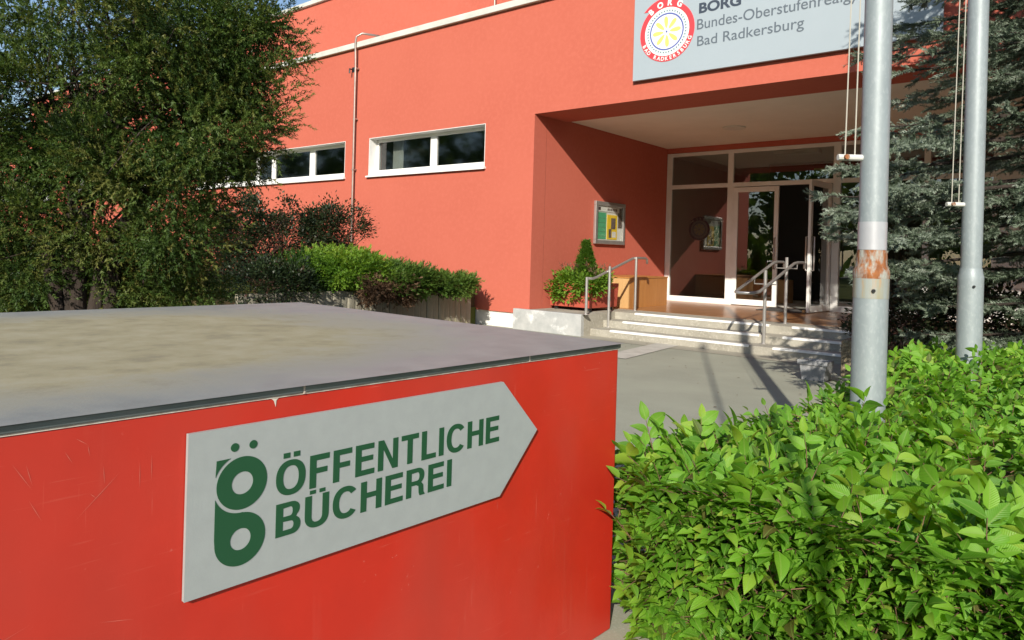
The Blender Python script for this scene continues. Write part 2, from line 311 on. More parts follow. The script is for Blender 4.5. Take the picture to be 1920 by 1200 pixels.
def frames(pos, dirs, ups, scale):
    """matrices with local +y along dirs, +z near ups"""
    pos, d, u = (np.asarray(q, float) for q in (pos, dirs, ups)); d = d/np.linalg.norm(d, axis=1)[:, None]
    x = np.cross(d, u); ln = np.linalg.norm(x, axis=1)[:, None]; x = np.where(ln < 1e-4, np.array([[1., 0, 0]]), x/np.maximum(ln, 1e-6)); z = np.cross(x, d)
    s = np.broadcast_to(np.asarray(scale, float), (len(pos),))[:, None]
    A = np.zeros((len(pos), 4, 4)); A[:, :3, 0] = x*s; A[:, :3, 1] = d*s; A[:, :3, 2] = z*s; A[:, :3, 3] = pos; A[:, 3, 3] = 1; return A
def rdir(n):
    v = rng.normal(size=(n, 3)); return v/np.linalg.norm(v, axis=1)[:, None]

# ------------------------------------------------------------ ground
YF = 9.24; XR = -7.25; YB = 13.96; LZ = .345; PX1 = 1.4
struct(bx('ground', 'asphalt', None, -260, 260, -260, 260, -.4, 0))
struct(MB().quad((-6.15, 9.02, .004), (-1.9, 9.02, .004), (-1.9, 9.40, .004), (-6.15, 9.40, .004)).build('paving_apron', 'apron'))
struct(MB().quad((-4.80, 7.62, .008), (-4.45, 7.62, .008), (-4.62, 9.40, .008), (-4.97, 9.40, .008)).build('paving_strip', 'strip_stone'))
struct(bx('lawn', 'lawn', None, -60, -8.42, 4.2, 9.2, 0, .30))
struct(bx('lawn', 'lawn', None, -60, -3.9, -30, 4.19, 0, .06))
struct(bx('planting_soil', 'soil', None, -12.2, -8.43, 4.3, 9.18, .12, .58))
struct(bx('hedge_soil', 'soil', None, -1.10, 3.2, 2.1, 9.1, .0, .03))

# ------------------------------------------------------------ school building
B = empty('school_building', 'red rendered flat-roofed school building with recessed glazed entrance', 'building', (XR, YF, 0))
wins = [(-11.53, -8.34, 2.765, 3.535), (-18.75, -12.32, 2.765, 3.535), (-27.85, -20.9, 2.765, 3.535), (-37.2, -29.6, 2.765, 3.535)]
portal = (XR, PX1, .26, 3.59)
def wall_grid(y0, y1, x0, x1, z0, z1, holes):
    mb = MB(); xs = sorted({x0, x1, *[h[0] for h in holes], *[h[1] for h in holes]}); zs = sorted({z0, z1, *[h[2] for h in holes], *[h[3] for h in holes]})
    for i in range(len(xs)-1):
        for j in range(len(zs)-1):
            mx, mz = (xs[i]+xs[i+1])/2, (zs[j]+zs[j+1])/2
            if any(h[0] < mx < h[1] and h[2] < mz < h[3] for h in holes): continue
            a, b, c, d = xs[i], xs[i+1], zs[j], zs[j+1]
            mb.quad((a, y0, c), (b, y0, c), (b, y0, d), (a, y0, d)); mb.quad((a, y1, c), (a, y1, d), (b, y1, d), (b, y1, c))
    for a, b, c, d in holes:
        mb.quad((a, y0, c), (a, y0, d), (a, y1, d), (a, y1, c)); mb.quad((b, y0, c), (b, y1, c), (b, y1, d), (b, y0, d))
        mb.quad((a, y0, d), (b, y0, d), (b, y1, d), (a, y1, d))
        if c > .5: mb.quad((a, y0, c), (a, y1, c), (b, y1, c), (b, y0, c))
    for x in (x0, x1): mb.quad((x, y0, z0), (x, y1, z0), (x, y1, z1), (x, y0, z1))
    return mb
wall_grid(YF, YF+.34, -42, 5, .26, 5.44, wins+[portal]).build('facade_wall', 'render_red', B)
bx('plinth', 'white_plaster', B, -42, -7.52, YF+.03, YF+.32, 0, .262)
# return walls of the entrance recess, the lintel soffit and the plaster ceiling
MB().quad((XR+.002, YF+.34, .26), (XR+.002, YB+.2, .26), (XR+.002, YB+.2, 3.72), (XR+.002, YF+.34, 3.72)).build('return_wall', 'render_red', B)
MB().quad((PX1-.002, YF+.34, .26), (PX1-.002, YB+.2, .26), (PX1-.002, YB+.2, 3.72), (PX1-.002, YF+.34, 3.72)).build('return_wall', 'render_red', B)
bx('lintel', 'render_red', B, XR+.004, PX1-.004, YF+.342, YF+.90, 3.592, 3.9)
bx('soffit', 'soffit', B, XR+.004, PX1-.004, YF+.902, YB+.2, 3.625, 3.7)
bx('transom_band', 'render_red', B, XR+.004, PX1-.004, YB-.03, YB+.1, 3.515, 3.623)
lf = MB(); lf.lathe((-5.05, 12.2), [(.16, 3.60), (.2, 3.605), (.2, 3.624)], 20); lf.build('ceiling_lamp', 'lamp_panel', B, smooth=False)
# parapet cappings, roof, upper storey set back
bx('parapet_capping', 'capping', B, -42.1, 5.1, YF-.07, YF+.42, 5.442, 5.56, bevel=.01)
bx('roof', 'capping', B, -42, 5, YF+.345, 12.0, 5.2, 5.3)
bx('upper_wall', 'render_red', B, -42, 5, 12.0, 22, .0+5.3, 8.30)
bx('parapet_capping', 'capping', B, -42.1, 5.1, 11.92, 22.1, 8.302, 8.42, bevel=.01)
# rooms behind the windows and the lobby behind the entrance
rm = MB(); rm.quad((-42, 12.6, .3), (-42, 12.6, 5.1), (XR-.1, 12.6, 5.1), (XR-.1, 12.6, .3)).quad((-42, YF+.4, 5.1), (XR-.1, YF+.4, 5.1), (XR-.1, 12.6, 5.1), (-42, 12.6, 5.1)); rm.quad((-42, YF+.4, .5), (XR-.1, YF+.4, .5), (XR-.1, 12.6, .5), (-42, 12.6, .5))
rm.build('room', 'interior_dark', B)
lb = MB(); x0, x1, y0, y1, z0, z1 = XR-.5, PX1, YB+.21, 21.5, LZ-.005, 3.62
lb.quad((x0, y1, z0), (x1, y1, z0), (x1, y1, z1), (x0, y1, z1)).quad((x0, y0, z0), (x0, y1, z0), (x0, y1, z1), (x0, y0, z1)).quad((x1, y0, z0), (x1, y0, z1), (x1, y1, z1), (x1, y1, z0)).quad((x0, y0, z1), (x0, y1, z1), (x1, y1, z1), (x1, y0, z1)).quad((x0, y0, z0), (x1, y0, z0), (x1, y1, z0), (x0, y1, z0))
lb.build('lobby', 'interior', B)
bx('lobby_screen', 'interior_dark', B, -6.2, 1.2, 17.2, 17.4, LZ, 3.6)
bx('lobby_light', 'lamp_panel', B, -5.4, -4.5, 15.2, 15.5, 3.54, 3.61)
bx('exit_sign', 'exit_green', B, -4.95, -4.55, 16.5, 16.54, 3.2, 3.36)
bx('lobby_bench', 'wood_pale', B, -6.4, -5.2, 15.6, 16.1, LZ, .85)

def window(x0, x1, z0, z1, cuts):
    y = YF+.19; W = empty('window', '', '', (x0, YF, z0)); del W['label'], W['category']; W.parent = B; W.location = Vector((x0, YF, z0))-OFF[B]
    f = MB(); t = .055
    f.box(x0+.012, x1-.012, y, y+.07, z0+.012, z0+.13); f.box(x0+.012, x1-.012, y, y+.07, z1-.07, z1-.012)
    f.box(x0+.012, x0+.012+t, y+.001, y+.069, z0+.13, z1-.07); f.box(x1-.012-t, x1-.012, y+.001, y+.069, z0+.13, z1-.07)
    for a, b in cuts: f.box(a, b, y+.002, y+.068, z0+.13, z1-.07)
    f.build('frame', 'white_frame', W, bevel=.006)
    r = MB(); g = .010                                                     # white plastered reveal lining
    r.box(x0, x0+g, YF-.004, YF+.30, z0+g, z1-g); r.box(x1-g, x1, YF-.004, YF+.30, z0+g, z1-g); r.box(x0, x1, YF-.004, YF+.30, z1-g, z1); r.box(x0, x1, YF+.02, YF+.30, z0, z0+g)
    r.build('reveal', 'white_plaster', W)
    s = MB(); s.add([(x0-.03, YF-.06, z0-.035), (x1+.03, YF-.06, z0-.035), (x1+.03, YF+.188, z0+.012), (x0-.03, YF+.188, z0+.012), (x0-.03, YF-.06, z0-.005), (x1+.03, YF-.06, z0-.005), (x1+.03, YF+.188, z0+.06), (x0-.03, YF+.188, z0+.06)],
        [(0, 3, 2, 1), (4, 5, 6, 7), (0, 1, 5, 4), (1, 2, 6, 5), (2, 3, 7, 6), (3, 0, 4, 7)]); s.build('sill', 'white_frame', W)
    ed = [x0+.012+t]+[q for c in sorted(cuts) for q in c]+[x1-.012-t]
    for a, b in zip(ed[::2], ed[1::2]):
        tilt = random.uniform(-.006, .006)
        MB().quad((a, y+.03, z0+.13), (b, y+.03+tilt, z0+.13), (b, y+.03+tilt, z1-.07), (a, y+.03, z1-.07)).build('pane', 'glass_window', W)
    return W
WA = window(*wins[0], [(-9.93, -9.76)])
cv = MB(); N = 28
pts = [(-11.25+.36*i/N, YF+.40+.035*math.sin(i*1.3)) for i in range(N+1)]
cv.add([(x, y, z) for z in (2.3, 3.6) for x, y in pts], [(i, i+1, N+2+i, N+1+i) for i in range(N)]); cv.build('curtain', 'curtain', WA, smooth=True)
window(*wins[1], [(-13.88, -13.69), (-15.44, -15.30), (-16.16, -16.01), (-17.70, -17.53), (-18.52, -18.32)])
window(*wins[2], [(-22.5, -22.3), (-24, -23.85), (-24.7, -24.55), (-26.2, -26.05)])
window(*wins[3], [(-31.2, -31.0), (-32.8, -32.65), (-33.5, -33.35), (-35.2, -35.05)])

# entrance glazing
fr = MB(); ZT = 3.51; y0, y1 = YB-.03, YB+.05
for x, wd in ((-7.24, .12), (-5.87, .115), (-3.83, .13), (-2.35, .1), (-1.35, .1)): fr.box(x, x+wd, y0, y1, LZ, ZT)
for a, b in ((-7.12, -5.87), (-5.755, -3.83), (-3.70, -2.35), (-2.25, -1.35)):
    fr.box(a, b, y0+.001, y1-.001, ZT-.075, ZT); fr.box(a, b, y0+.001, y1-.001, 2.745, 2.83)
for a, b in ((-7.12, -5.87), (-3.70, -2.35), (-2.25, -1.35)): fr.box(a, b, y0+.001, y1-.001, LZ, LZ+.115)
fr.box(-5.755, -5.725, y0+.001, y1-.001, LZ, 2.745)
fr.build('entrance_frame', 'white_frame', B, bevel=.005)
for a, b, c, d in ((-7.12, -5.87, LZ+.115, 2.745), (-7.12, -5.87, 2.83, ZT-.075), (-5.755, -3.83, 2.83, ZT-.075), (-3.70, -2.35, LZ+.115, 2.745), (-3.70, -2.35, 2.83, ZT-.075), (-2.25, -1.35, LZ+.115, 2.745), (-2.25, -1.35, 2.83, ZT-.075)):
    MB().quad((a, YB, c), (b, YB, c), (b, YB, d), (a, YB, d)).build('pane', 'glass', B)
def leaf_door(o, u, wd, hgt, handle_side):
    """door leaf: o hinge corner at floor, u direction of the leaf in plan"""
    o = Vector(o); u = Vector(u).normalized(); n = Vector((u.y, -u.x, 0))
    def bar(mb, a0, a1, z0, z1, d0, d1): mb.add([o+u*a+n*d+UP*z for z in (z0, z1) for d in (d0, d1) for a in (a0, a1)], [(0, 2, 3, 1), (4, 5, 7, 6), (0, 1, 5, 4), (1, 3, 7, 5), (3, 2, 6, 7), (2, 0, 4, 6)])
    fb = MB(); bar(fb, 0, .085, 0, hgt, -.025, .025); bar(fb, wd-.085, wd, 0, hgt, -.025, .025); bar(fb, .085, wd-.085, 0, .115, -.024, .024); bar(fb, .085, wd-.085, hgt-.1, hgt, -.024, .024)
    d = fb.build('door', 'white_frame', B, bevel=.004)
    p = MB(); p.quad(o+u*.085+UP*.115, o+u*(wd-.085)+UP*.115, o+u*(wd-.085)+UP*(hgt-.1), o+u*.085+UP*(hgt-.1)); p.build('pane', 'glass', d)
    h = MB(); a = wd-.05 if handle_side else .05
    for s in (-1, 1):
        h.tube([o+u*a+n*s*.025+UP*.75, o+u*a+n*s*.075+UP*.75, o+u*a+n*s*.075+UP*1.35, o+u*a+n*s*.025+UP*1.35], .014, 8)
    h.build('handle', 'steel', d, smooth=True); return d
leaf_door((-5.72, YB-.02, LZ+.015), (1, 0, 0), .90, 2.37, True)
leaf_door((-3.86, YB-.02, LZ+.015), (-.10, -1, 0), .93, 2.37, True)
wt = MB()
wt.box(-1.25, PX1-.01, YB-.02, YB+.2, LZ, 3.51); wt.build('tiled_pier', 'white_plaster', B)
cs = MB()
for k in range(14): cs.box(-1.24, -.2, YB-.03, YB-.0201, LZ+.02+k*.19, LZ+.19+k*.19)
cs.build('pier_tile', 'white_frame', B, bevel=.004)

# landing, block and steps
ST = empty('entrance_steps', 'pale concrete steps with white nosing strips before the school entrance', 'steps', (-4.5, 9.4, 0))
bx('landing', 'concrete', ST, -7.24, PX1-.01, 10.15, 10.80, .0, LZ)
bx('tiled_floor', 'floor_tile', ST, -7.24, PX1-.01, 10.80, YB+.205, .0, LZ+.002)
bx('side_block', 'pale_concrete', ST, -7.52, -6.15, 9.14, 9.23, 0, LZ+.001, bevel=.008)
bx('side_landing', 'concrete', ST, -7.24, -6.15, 9.232, 10.149, 0, LZ-.001)
bx('step', 'concrete', ST, -6.149, -1.9, 9.40, 9.775, 0, .115, bevel=.008)
bx('step', 'concrete', ST, -6.149, -1.9, 9.775, 10.149, 0, .23, bevel=.008)
for k, y in enumerate((9.40, 9.775, 10.15)):
    z = .115*(k+1)
    for a, b in ((-5.78, -3.60), (-3.28, -2.36)):
        MB().box(a, b, y-.008, y+.075, z-.022, z+.007).build('nosing_strip', 'nosing', ST)
bx('door_mat', 'mat_dark', ST, -4.85, -3.95, 12.95, 13.9, LZ+.003, LZ+.015)
bx('door_stop', 'wood_pale', ST, -4.02, -3.98, 12.95, 12.99, LZ+.002, LZ+.06)

# wooden box and red planter in the recess
WB = empty('wooden_box', 'low box clad in orange wood boards along the recess wall', 'box', (-6.8, 11.7, LZ+.003))
bx('side_panel', 'wood_panel', WB, -6.43, -6.40, 11.031, 12.45, LZ+.003, .876)
bx('end_panel', 'wood_pale', WB, -7.23, -6.40, 11.0, 11.03, LZ+.003, .876)  # paler boards than the side: sun on this face put into the colour
bx('end_panel', 'wood_pale', WB, -7.23, -6.431, 12.42, 12.449, LZ+.003, .86)
bx('lid', 'wood_panel', WB, -7.235, -6.39, 10.99, 12.46, .877, .90, bevel=.004)

PL = empty('red_planter', 'square red planter with cone topiary and trailing bright leaves by entrance', 'planter', (-6.77, 10.15, LZ))
pb = MB(); a, b, c, d = -7.2, -6.34, 9.70, 10.56
pb.add([(a+.02, c+.02, .40), (b-.02, c+.02, .40), (b-.02, d-.02, .40), (a+.02, d-.02, .40), (a, c, .80), (b, c, .80), (b, d, .80), (a, d, .80), (a+.04, c+.04, .80), (b-.04, c+.04, .80), (b-.04, d-.04, .80), (a+.04, d-.04, .80), (a+.04, c+.04, .72), (b-.04, c+.04, .72), (b-.04, d-.04, .72), (a+.04, d-.04, .72)],
    [(3, 2, 1, 0)]+[(i, (i+1) % 4, 4+(i+1) % 4, 4+i) for i in range(4)]+[(4+i, 4+(i+1) % 4, 8+(i+1) % 4, 8+i) for i in range(4)]+[(8+i, 8+(i+1) % 4, 12+(i+1) % 4, 12+i) for i in range(4)]+[(12, 13, 14, 15)])
pb.build('tub', 'planter_red', PL, bevel=.006)
for x, y in ((a+.1, c+.1), (b-.1, c+.1), (a+.1, d-.1), (b-.1, d-.1)): MB().lathe((x, y), [(.04, LZ+.002), (.04, .40)], 12).build('foot', 'dark_metal', PL)

# notice case on the recess wall
NC = empty('notice_case', 'glazed metal notice case with green and yellow papers on recess wall', 'notice board', (XR, 11.6, 1.5))
a, b, c, d, X = 11.09, 12.15, 1.49, 2.29, XR+.005
cf = MB(); t = .075
cf.box(X, X+.055, a, b, c, c+t); cf.box(X, X+.055, a, b, d-t, d); cf.box(X, X+.055, a, a+t, c+t, d-t); cf.box(X, X+.055, b-t, b, c+t, d-t); cf.build('frame', 'steel', NC, bevel=.008)
bx('back_panel', 'paper_white', NC, X, X+.02, a+t, b-t, c+t, d-t)
bx('header', 'paper_white', NC, X+.021, X+.03, a+t+.02, b-t-.12, d-t-.11, d-t-.01)
hd = MB()
for k in range(6): hd.box(X+.0305, X+.032, a+t+.36+k*.06, a+t+.40+k*.06, d-t-.085, d-t-.04)
hd.box(X+.0305, X+.032, a+t+.04, a+t+.12, d-t-.09, d-t-.03); hd.build('header_mark', 'print_dark', NC)
bx('green_notice', 'paper_green', NC, X+.021, X+.026, a+t+.02, a+t+.33, c+t+.02, d-t-.13)
ln = MB()
for k in range(5): ln.box(X+.0262, X+.027, a+t+.04, a+t+.31, c+t+.07+k*.085, c+t+.075+k*.085)
ln.build('notice_line', 'print_dark', NC)
po = bx('yellow_poster', 'paper_yellow', NC, X+.021, X+.028, a+t+.36, a+t+.72, c+t+.02, d-t-.16)
bx('photo', 'print_dark', NC, X+.0282, X+.029, a+t+.50, a+t+.66, c+t+.22, d-t-.22); bx('photo', 'print_dark', NC, X+.0282, X+.029, a+t+.42, a+t+.52, c+t+.05, c+t+.22); bx('photo', 'paper_white', NC, X+.0282, X+.029, a+t+.54, a+t+.68, c+t+.06, c+t+.17)
bx('dark_notice', 'print_dark', NC, X+.021, X+.026, a+t+.76, b-t-.01, c+t+.25, d-t-.02)
MB().quad((X+.045, a+t, c+t), (X+.045, b-t, c+t), (X+.045, b-t, d-t), (X+.045, a+t, d-t)).build('pane', 'glass_case', NC)

# lightning conductors on the facade
def conductor(x, y, zt, zb, label):
    o = empty('lightning_conductor', label, 'conductor', (x, y, zb), 'lightning conductors on the facade')
    MB().tube([(x+.35, y+.25, zt+.14), (x+.12, y-.02, zt+.17), (x+.03, y-.10, zt+.10), (x, y-.10, zt-.02), (x, y-.08, zt-.4), (x, y-.055, zb+.3), (x, y-.055, zb)], .022, 8).build('rod', 'pipe_metal', o, smooth=True)
    z = zt-.55
    while z > zb+.2:
        MB().box(x-.035, x+.035, y-.085, y-.001, z-.015, z+.015).build('clamp', 'pipe_metal', o); z -= 1.05
    return o
conductor(-11.95, YF, 5.56, .0, 'thin metal conductor rod running down the facade between two windows')
conductor(-10.6, 12.0, 8.42, 5.3, 'thin conductor rod on the upper set-back wall near the picture top')
BR = MB(); BR.tube([(-12.12, YF-.001, 5.02), (-12.12, YF-.10, 5.02), (-12.12, YF-.10, 4.93)], .018, 6); BR.box(-12.16, -12.08, YF-.012, YF-.001, 4.97, 5.07)
tag(BR.build('wall_bracket', 'dark_metal'), 'small dark metal bracket on the facade beside the conductor rod', 'bracket')

# school signboard above the entrance
SB = empty('school_signboard', 'large pale grey school signboard with round emblem above the entrance', 'sign', (-3.4, YF, 3.87))
bx('board', 'board_grey', SB, -5.37, -1.40, YF-.075, YF-.025, 3.865, 5.18, bevel=.004)
bx('mounting_rail', 'dark_metal', SB, -5.30, -1.47, YF-.024, YF-.001, 3.90, 3.98); bx('mounting_rail', 'dark_metal', SB, -5.30, -1.47, YF-.024, YF-.001, 5.0, 5.08)
U, V, NN = (1, 0, 0), (0, 0, 1), (0, -1, 0); ys = YF-.0755
fit_letters(SB, 'ink_dark', 'BORG', (-4.345, ys, 4.668), U, V, NN, .60, .145, .035, .004)
fit_letters(SB, 'ink', 'Bundes-Oberstufenrealgymnasium', (-4.368, ys, 4.448), U, V, NN, 2.80, .143, .004, .004)
fit_letters(SB, 'ink', 'Bad Radkersburg', (-4.36, ys, 4.218), U, V, NN, 1.44, .138, .004, .004)
def school_emblem(parent, c, s, U, V, NN, mats):
    """round emblem: red ring with raised tab, pale ring, blue circle, yellow petals"""
    def put(spl, th, lift, name, mat):
        mb = MB(); place(mb, flat(spl, th), Vector(c)+Vector(NN)*lift, U, V, NN, s, s, 1); return mb.build(name, mat, parent)
    o = circ((0, 0), .98, 60, R(128), R(128+300), False)
    o += circ((0, 0), 1.15, 24, R(68), R(138), False)
    e = put([o], .004, .003, 'emblem', mats[0])
    def sub(spl, lift, name, mat):
        mb = MB(); place(mb, flat(spl, .002), Vector(c)+Vector(NN)*lift, U, V, NN, s, s, 1); q = mb.build(name, mat, e); return q
    sub([circ((0, 0), .80, 48)], .0065, 'pale_ring', mats[1]); sub([circ((0, 0), .74, 48), circ((0, 0), .63, 48)], .008, 'pale_ring', mats[4])
    sub([circ((0, 0), .615, 48), circ((0, 0), .565, 48)], .009, 'blue_ring', mats[2])
    pet = []
    for k in range(8):
        q = R(45*k+4); r_ = []
        for i in range(14):
            tt = 2*PI*i/14; a_, b_ = .31+.20*math.cos(tt), .068*math.sin(tt)*(1+.35*math.cos(tt)); r_.append((a_*math.cos(q)-b_*math.sin(q), a_*math.sin(q)+b_*math.cos(q)))
        pet.append(r_)
    sub(pet, .009, 'petal_flower', mats[3]); sub([circ((0, 0), .035, 12)], .0105, 'centre_dot', mats[2])
    tk = []
    for k in range(44):
        q = R(360*k/44); r0, r1 = .66, .71; dq = .028
        tk.append([(r0*math.cos(q-dq), r0*math.sin(q-dq)), (r1*math.cos(q-dq), r1*math.sin(q-dq)), (r1*math.cos(q+dq), r1*math.sin(q+dq)), (r0*math.cos(q+dq), r0*math.sin(q+dq))])
    sub(tk, .0095, 'ring_marks', mats[5])
    tb = MB()
    def arc(txt, r, a0, a1, cap, flip, bold):
        for k, ch in enumerate(txt):
            if ch == ' ': continue
            q = a0+(a1-a0)*k/(len(txt)-1); g = text(ch, bold, 1); xs = [v[0] for v in g[0]]; mid = (min(xs)+max(xs))/2
            rad = Vector((math.cos(q), math.sin(q))); up2 = -rad if flip else rad; rt2 = Vector((up2.y, -up2.x)); sc = cap/.72
            o2 = rad*r
            tb.add([Vector(c)+(Vector(U)*(o2.x+rt2.x*(v[0]-mid)*sc+up2.x*(v[1]-.36)*sc)+Vector(V)*(o2.y+rt2.y*(v[0]-mid)*sc+up2.y*(v[1]-.36)*sc))*s+Vector(NN)*(.0065+v[2]*.002) for v in g[0]], g[1])
    arc('BORG', .955, R(128), R(62), .19, False, .04); arc('BAD RADKERSBURG', .885, R(205), R(338), .125, True, .02)
    tb.build('emblem_lettering', mats[1], e)['kind'] = 'stuff'
school_emblem(SB, (-4.83, ys, 4.505), .435, U, V, NN, ('emblem_red', 'emblem_white', 'emblem_blue', 'emblem_yellow', 'emblem_pale', 'ink'))
# the same emblem as a round sticker on the entrance glass
GE = empty('emblem_sticker', 'dark round emblem sticker on the left entrance pane', 'sticker', (-6.48, YB, 1.85))
M('st_red', (.035, .012, .012), .7); M('st_pale', (.075, .062, .045), .7); M('st_dark', (.02, .015, .02), .7); M('st_gold', (.10, .085, .03), .7)
school_emblem(GE, (-6.47, YB-.002, 1.88), .235, U, V, NN, ('st_red', 'st_pale', 'st_dark', 'st_gold', 'st_pale', 'st_dark'))

# handrails
HL = empty('handrail', 'steel handrail with three posts beside the red planter', 'handrail', (-6.05, 9.78, 0), 'steel handrails on the steps')
def post(o, x, y, z0, z1, r=.023):
    q = MB(); q.tube([(x, y, z0), (x, y, z1)], r, 12); p = q.build('post', 'steel', o, smooth=False); MB().lathe((x, y), [(.055, z0), (.055, z0+.008)], 16).build('base_plate', 'steel', p); return p
post(HL, -6.10, 9.20, LZ+.002, .93); post(HL, -6.05, 9.78, .116, 1.10); post(HL, -6.05, 10.62, LZ+.001, 1.26)
MB().tube([(-6.10, 9.20, .91), (-6.10, 9.36, .905), (-6.09, 9.46, .925), (-6.08, 9.7, 1.0), (-6.08, 10.55, 1.235), (-6.08, 10.64, 1.245), (-6.08, 10.98, 1.245), (-6.08, 11.04, 1.225), (-6.08, 11.05, 1.15)], .021, 10).build('rail', 'steel', HL, smooth=True)
HM = empty('handrail', 'double steel handrail with looped lower end in the middle of the steps', 'handrail', (-3.52, 9.73, 0), 'steel handrails on the steps')
p1 = post(HM, -3.52, 9.73, .116, 1.13); p2 = post(HM, -3.52, 10.58, LZ+.001, 1.32)
xa, xb = -3.67, -3.37
path = [(xa, 10.92, 1.16), (xa, 10.92, 1.235), (xa, 10.88, 1.25), (xa, 10.62, 1.25), (xa, 10.45, 1.235), (xa, 9.6, .99), (xa, 9.12, .86), (xa+.03, 9.0, .845), (xa+.09, 8.95, .84), (xb-.09, 8.95, .84), (xb-.03, 9.0, .845), (xb, 9.12, .86), (xb, 9.6, .99), (xb, 10.45, 1.235), (xb, 10.62, 1.25), (xb, 10.88, 1.25), (xb, 10.92, 1.235), (xb, 10.92, 1.16)]
MB().tube(path, .020, 10).build('rail', 'steel', HM, smooth=True)
for y, z in ((9.73, 1.03), (10.58, 1.25)):
    for x in (xa, xb): MB().tube([(-3.52, y, z-.09), (x, y, z-.09), (x, y, z-.02)], .009, 6).build('bracket', 'steel', HM)

# ------------------------------------------------------------ flagpoles
def flagpole(x, y, label, zc, band, rl, ru, halyard=True, zb=1.75, H=5.7):
    o = empty('flagpole', label, 'flagpole', (x, y, 0), 'galvanised flagpoles in the hedge')
    MB().lathe((x, y), [(rl, 0), (rl, zc-.06), (rl, zc-.02), (rl-.006, zc), (ru+.004, zc+.035)], 32).build('lower_tube', 'galv', o, smooth=True)
    MB().lathe((x, y), [(ru, zc+.03), (ru*.97, 3.4), (ru*.72, H-.1), (ru*.65, H-.08)], 32).build('upper_tube', 'galv', o, smooth=True)
    MB().lathe((x, y), [(.02, H-.08), (.05, H-.05), (.06, H), (.04, H+.06), (.01, H+.08)], 16).build('finial', 'galv_band', o, smooth=True)
    if band:
        MB().lathe((x, y), [(ru+.0015, zc+.115), (ru+.0015, zc+.255)], 32).build('sticker_band', 'galv_band', o, smooth=True)
        MB().lathe((x, y), [(ru+.003, zc+.113), (ru+.005, zc+.08), (ru+.006, zc+.04), (rl+.001, zc+.012), (rl+.003, zc-.01), (rl+.002, zc-.03)], 32).build('rust_ring', 'rust', o, smooth=True)
        MB().lathe((x, y), [(rl+.0015, zc-.03), (rl+.0012, zc-.13)], 32).build('rust_run', 'rust_run', o, smooth=True)
    MB().lathe((x-.0, y), [(rl+.012, .0), (rl+.012, .02)], 24).build('base_plate', 'galv', o)
    d = -RT; q = Vector((x, y, 0)); nn = -FW
    if halyard:
        a1 = q+d*(ru+.055)+UP*zb; 
        MB().tube([q+d*(ru*.6)+UP*zb, a1+d*.065+UP*0], .016, 10).build('rope_bar', 'plastic_white', o)
        for s in (0.0, .055):
            MB().tube([q+d*(ru+.035+s*.9)+UP*zb, q+d*(ru*.62+.03+s*.6)+UP*(H-.15)], .0035, 6).build('halyard', 'rope', o)
        MB().tube([a1+d*.03+nn*.0, a1+d*.03+nn*.03], .013, 10).build('bolt', 'rust', o)
    hb = q+nn*rl+UP*(zc-.09)-RT*0.03
    MB().tube([hb, hb+nn*.008], .009, 8).build('bolt', 'dark_metal', o)
    return o
flagpole(-.885, 3.93, 'thick near flagpole with orange rust ring and pale sticker band', 1.22, True, .082, .066, True, 1.80)
flagpole(-.69, 5.92, 'clean farther flagpole standing at the far end of the hedge', 1.215, False, .080, .066, True, 1.70)
flagpole(1.14, -1.39, 'flagpole behind the viewpoint whose shadow crosses the pavement', 1.22, False, .023, .021, False, H=6.25)

# ------------------------------------------------------------ red cabinet with library sign
XB, YE, ZB = -1.246, 2.085, .955
CB = empty('red_cabinet', 'large red metal cabinet with dirty grey top in the foreground', 'cabinet', (-2.25, .6, 0))
bx('body', 'cabinet_red', CB, -3.27, XB, -.95, YE, .0, ZB-.002, bevel=.006)
tp = MB(); nx, ny = 24, 40; tv = []
for j in range(ny+1):
    for i in range(nx+1):
        u, v = i/nx, j/ny; x, y = -3.29+(2.05+.012)*u, -.97+(YE+.97+.012)*v
        tv.append((x, y, ZB+.016-.010*(16*u*(1-u)*v*(1-v))*(.7+.3*math.sin(9*u+4*v)) + .0015*math.sin(17*v+5*u)*min(1, 12*u*(1-u)*v*(1-v)*4)))
tp.add(tv, [(j*(nx+1)+i, j*(nx+1)+i+1, (j+1)*(nx+1)+i+1, (j+1)*(nx+1)+i) for j in range(ny) for i in range(nx)])
tp.build('top_plate', 'cabinet_top', CB, smooth=True)
ed = [-.97, -.1, .888, 1.622, YE+.008]
for a, b in zip(ed, ed[1:]): bx('trim_strip', 'trim_dark', CB, XB-.03, XB+.006, a+.0025, b-.0025, ZB-.001, ZB+.0140, bevel=.0025)
for a in ed[1:-1]: bx('trim_joint', 'trim_pale', CB, XB-.029, XB+.0045, a-.0024, a+.0024, ZB-.004, ZB+.0135)
for a, b in ((-3.28, -2.3), (-2.3, XB-.031)): bx('trim_strip', 'trim_dark', CB, a+.002, b-.002, YE-.025, YE+.0065, ZB-.001, ZB+.0140, bevel=.0025)
bx('seal_line', 'trim_pale', CB, XB+.0003, XB+.0022, -.95, YE, ZB-.005, ZB-.0015)
ch = MB(); ch.add([(XB+.0012, .808, ZB-.001), (XB+.0012, .836, ZB-.001), (XB+.0012, .825, ZB-.010), (XB+.0012, .824, ZB-.024), (XB+.0012, .819, ZB-.010)], [(0, 4, 3, 2, 1)][::1]); ch.build('paint_chip', 'trim_pale', CB)
sc = MB()
def scratch(y0, z0, y1, z1, w_=.00045):
    d = Vector((0, y1-y0, z1-z0)).normalized(); p = Vector((0, -d.z, d.y))*w_; a_, b_ = Vector((XB+.0006, y0, z0)), Vector((XB+.0006, y1, z1)); m_ = (a_+b_)/2
    sc.add([a_, m_-p, b_, m_+p], [(0, 1, 2, 3)])
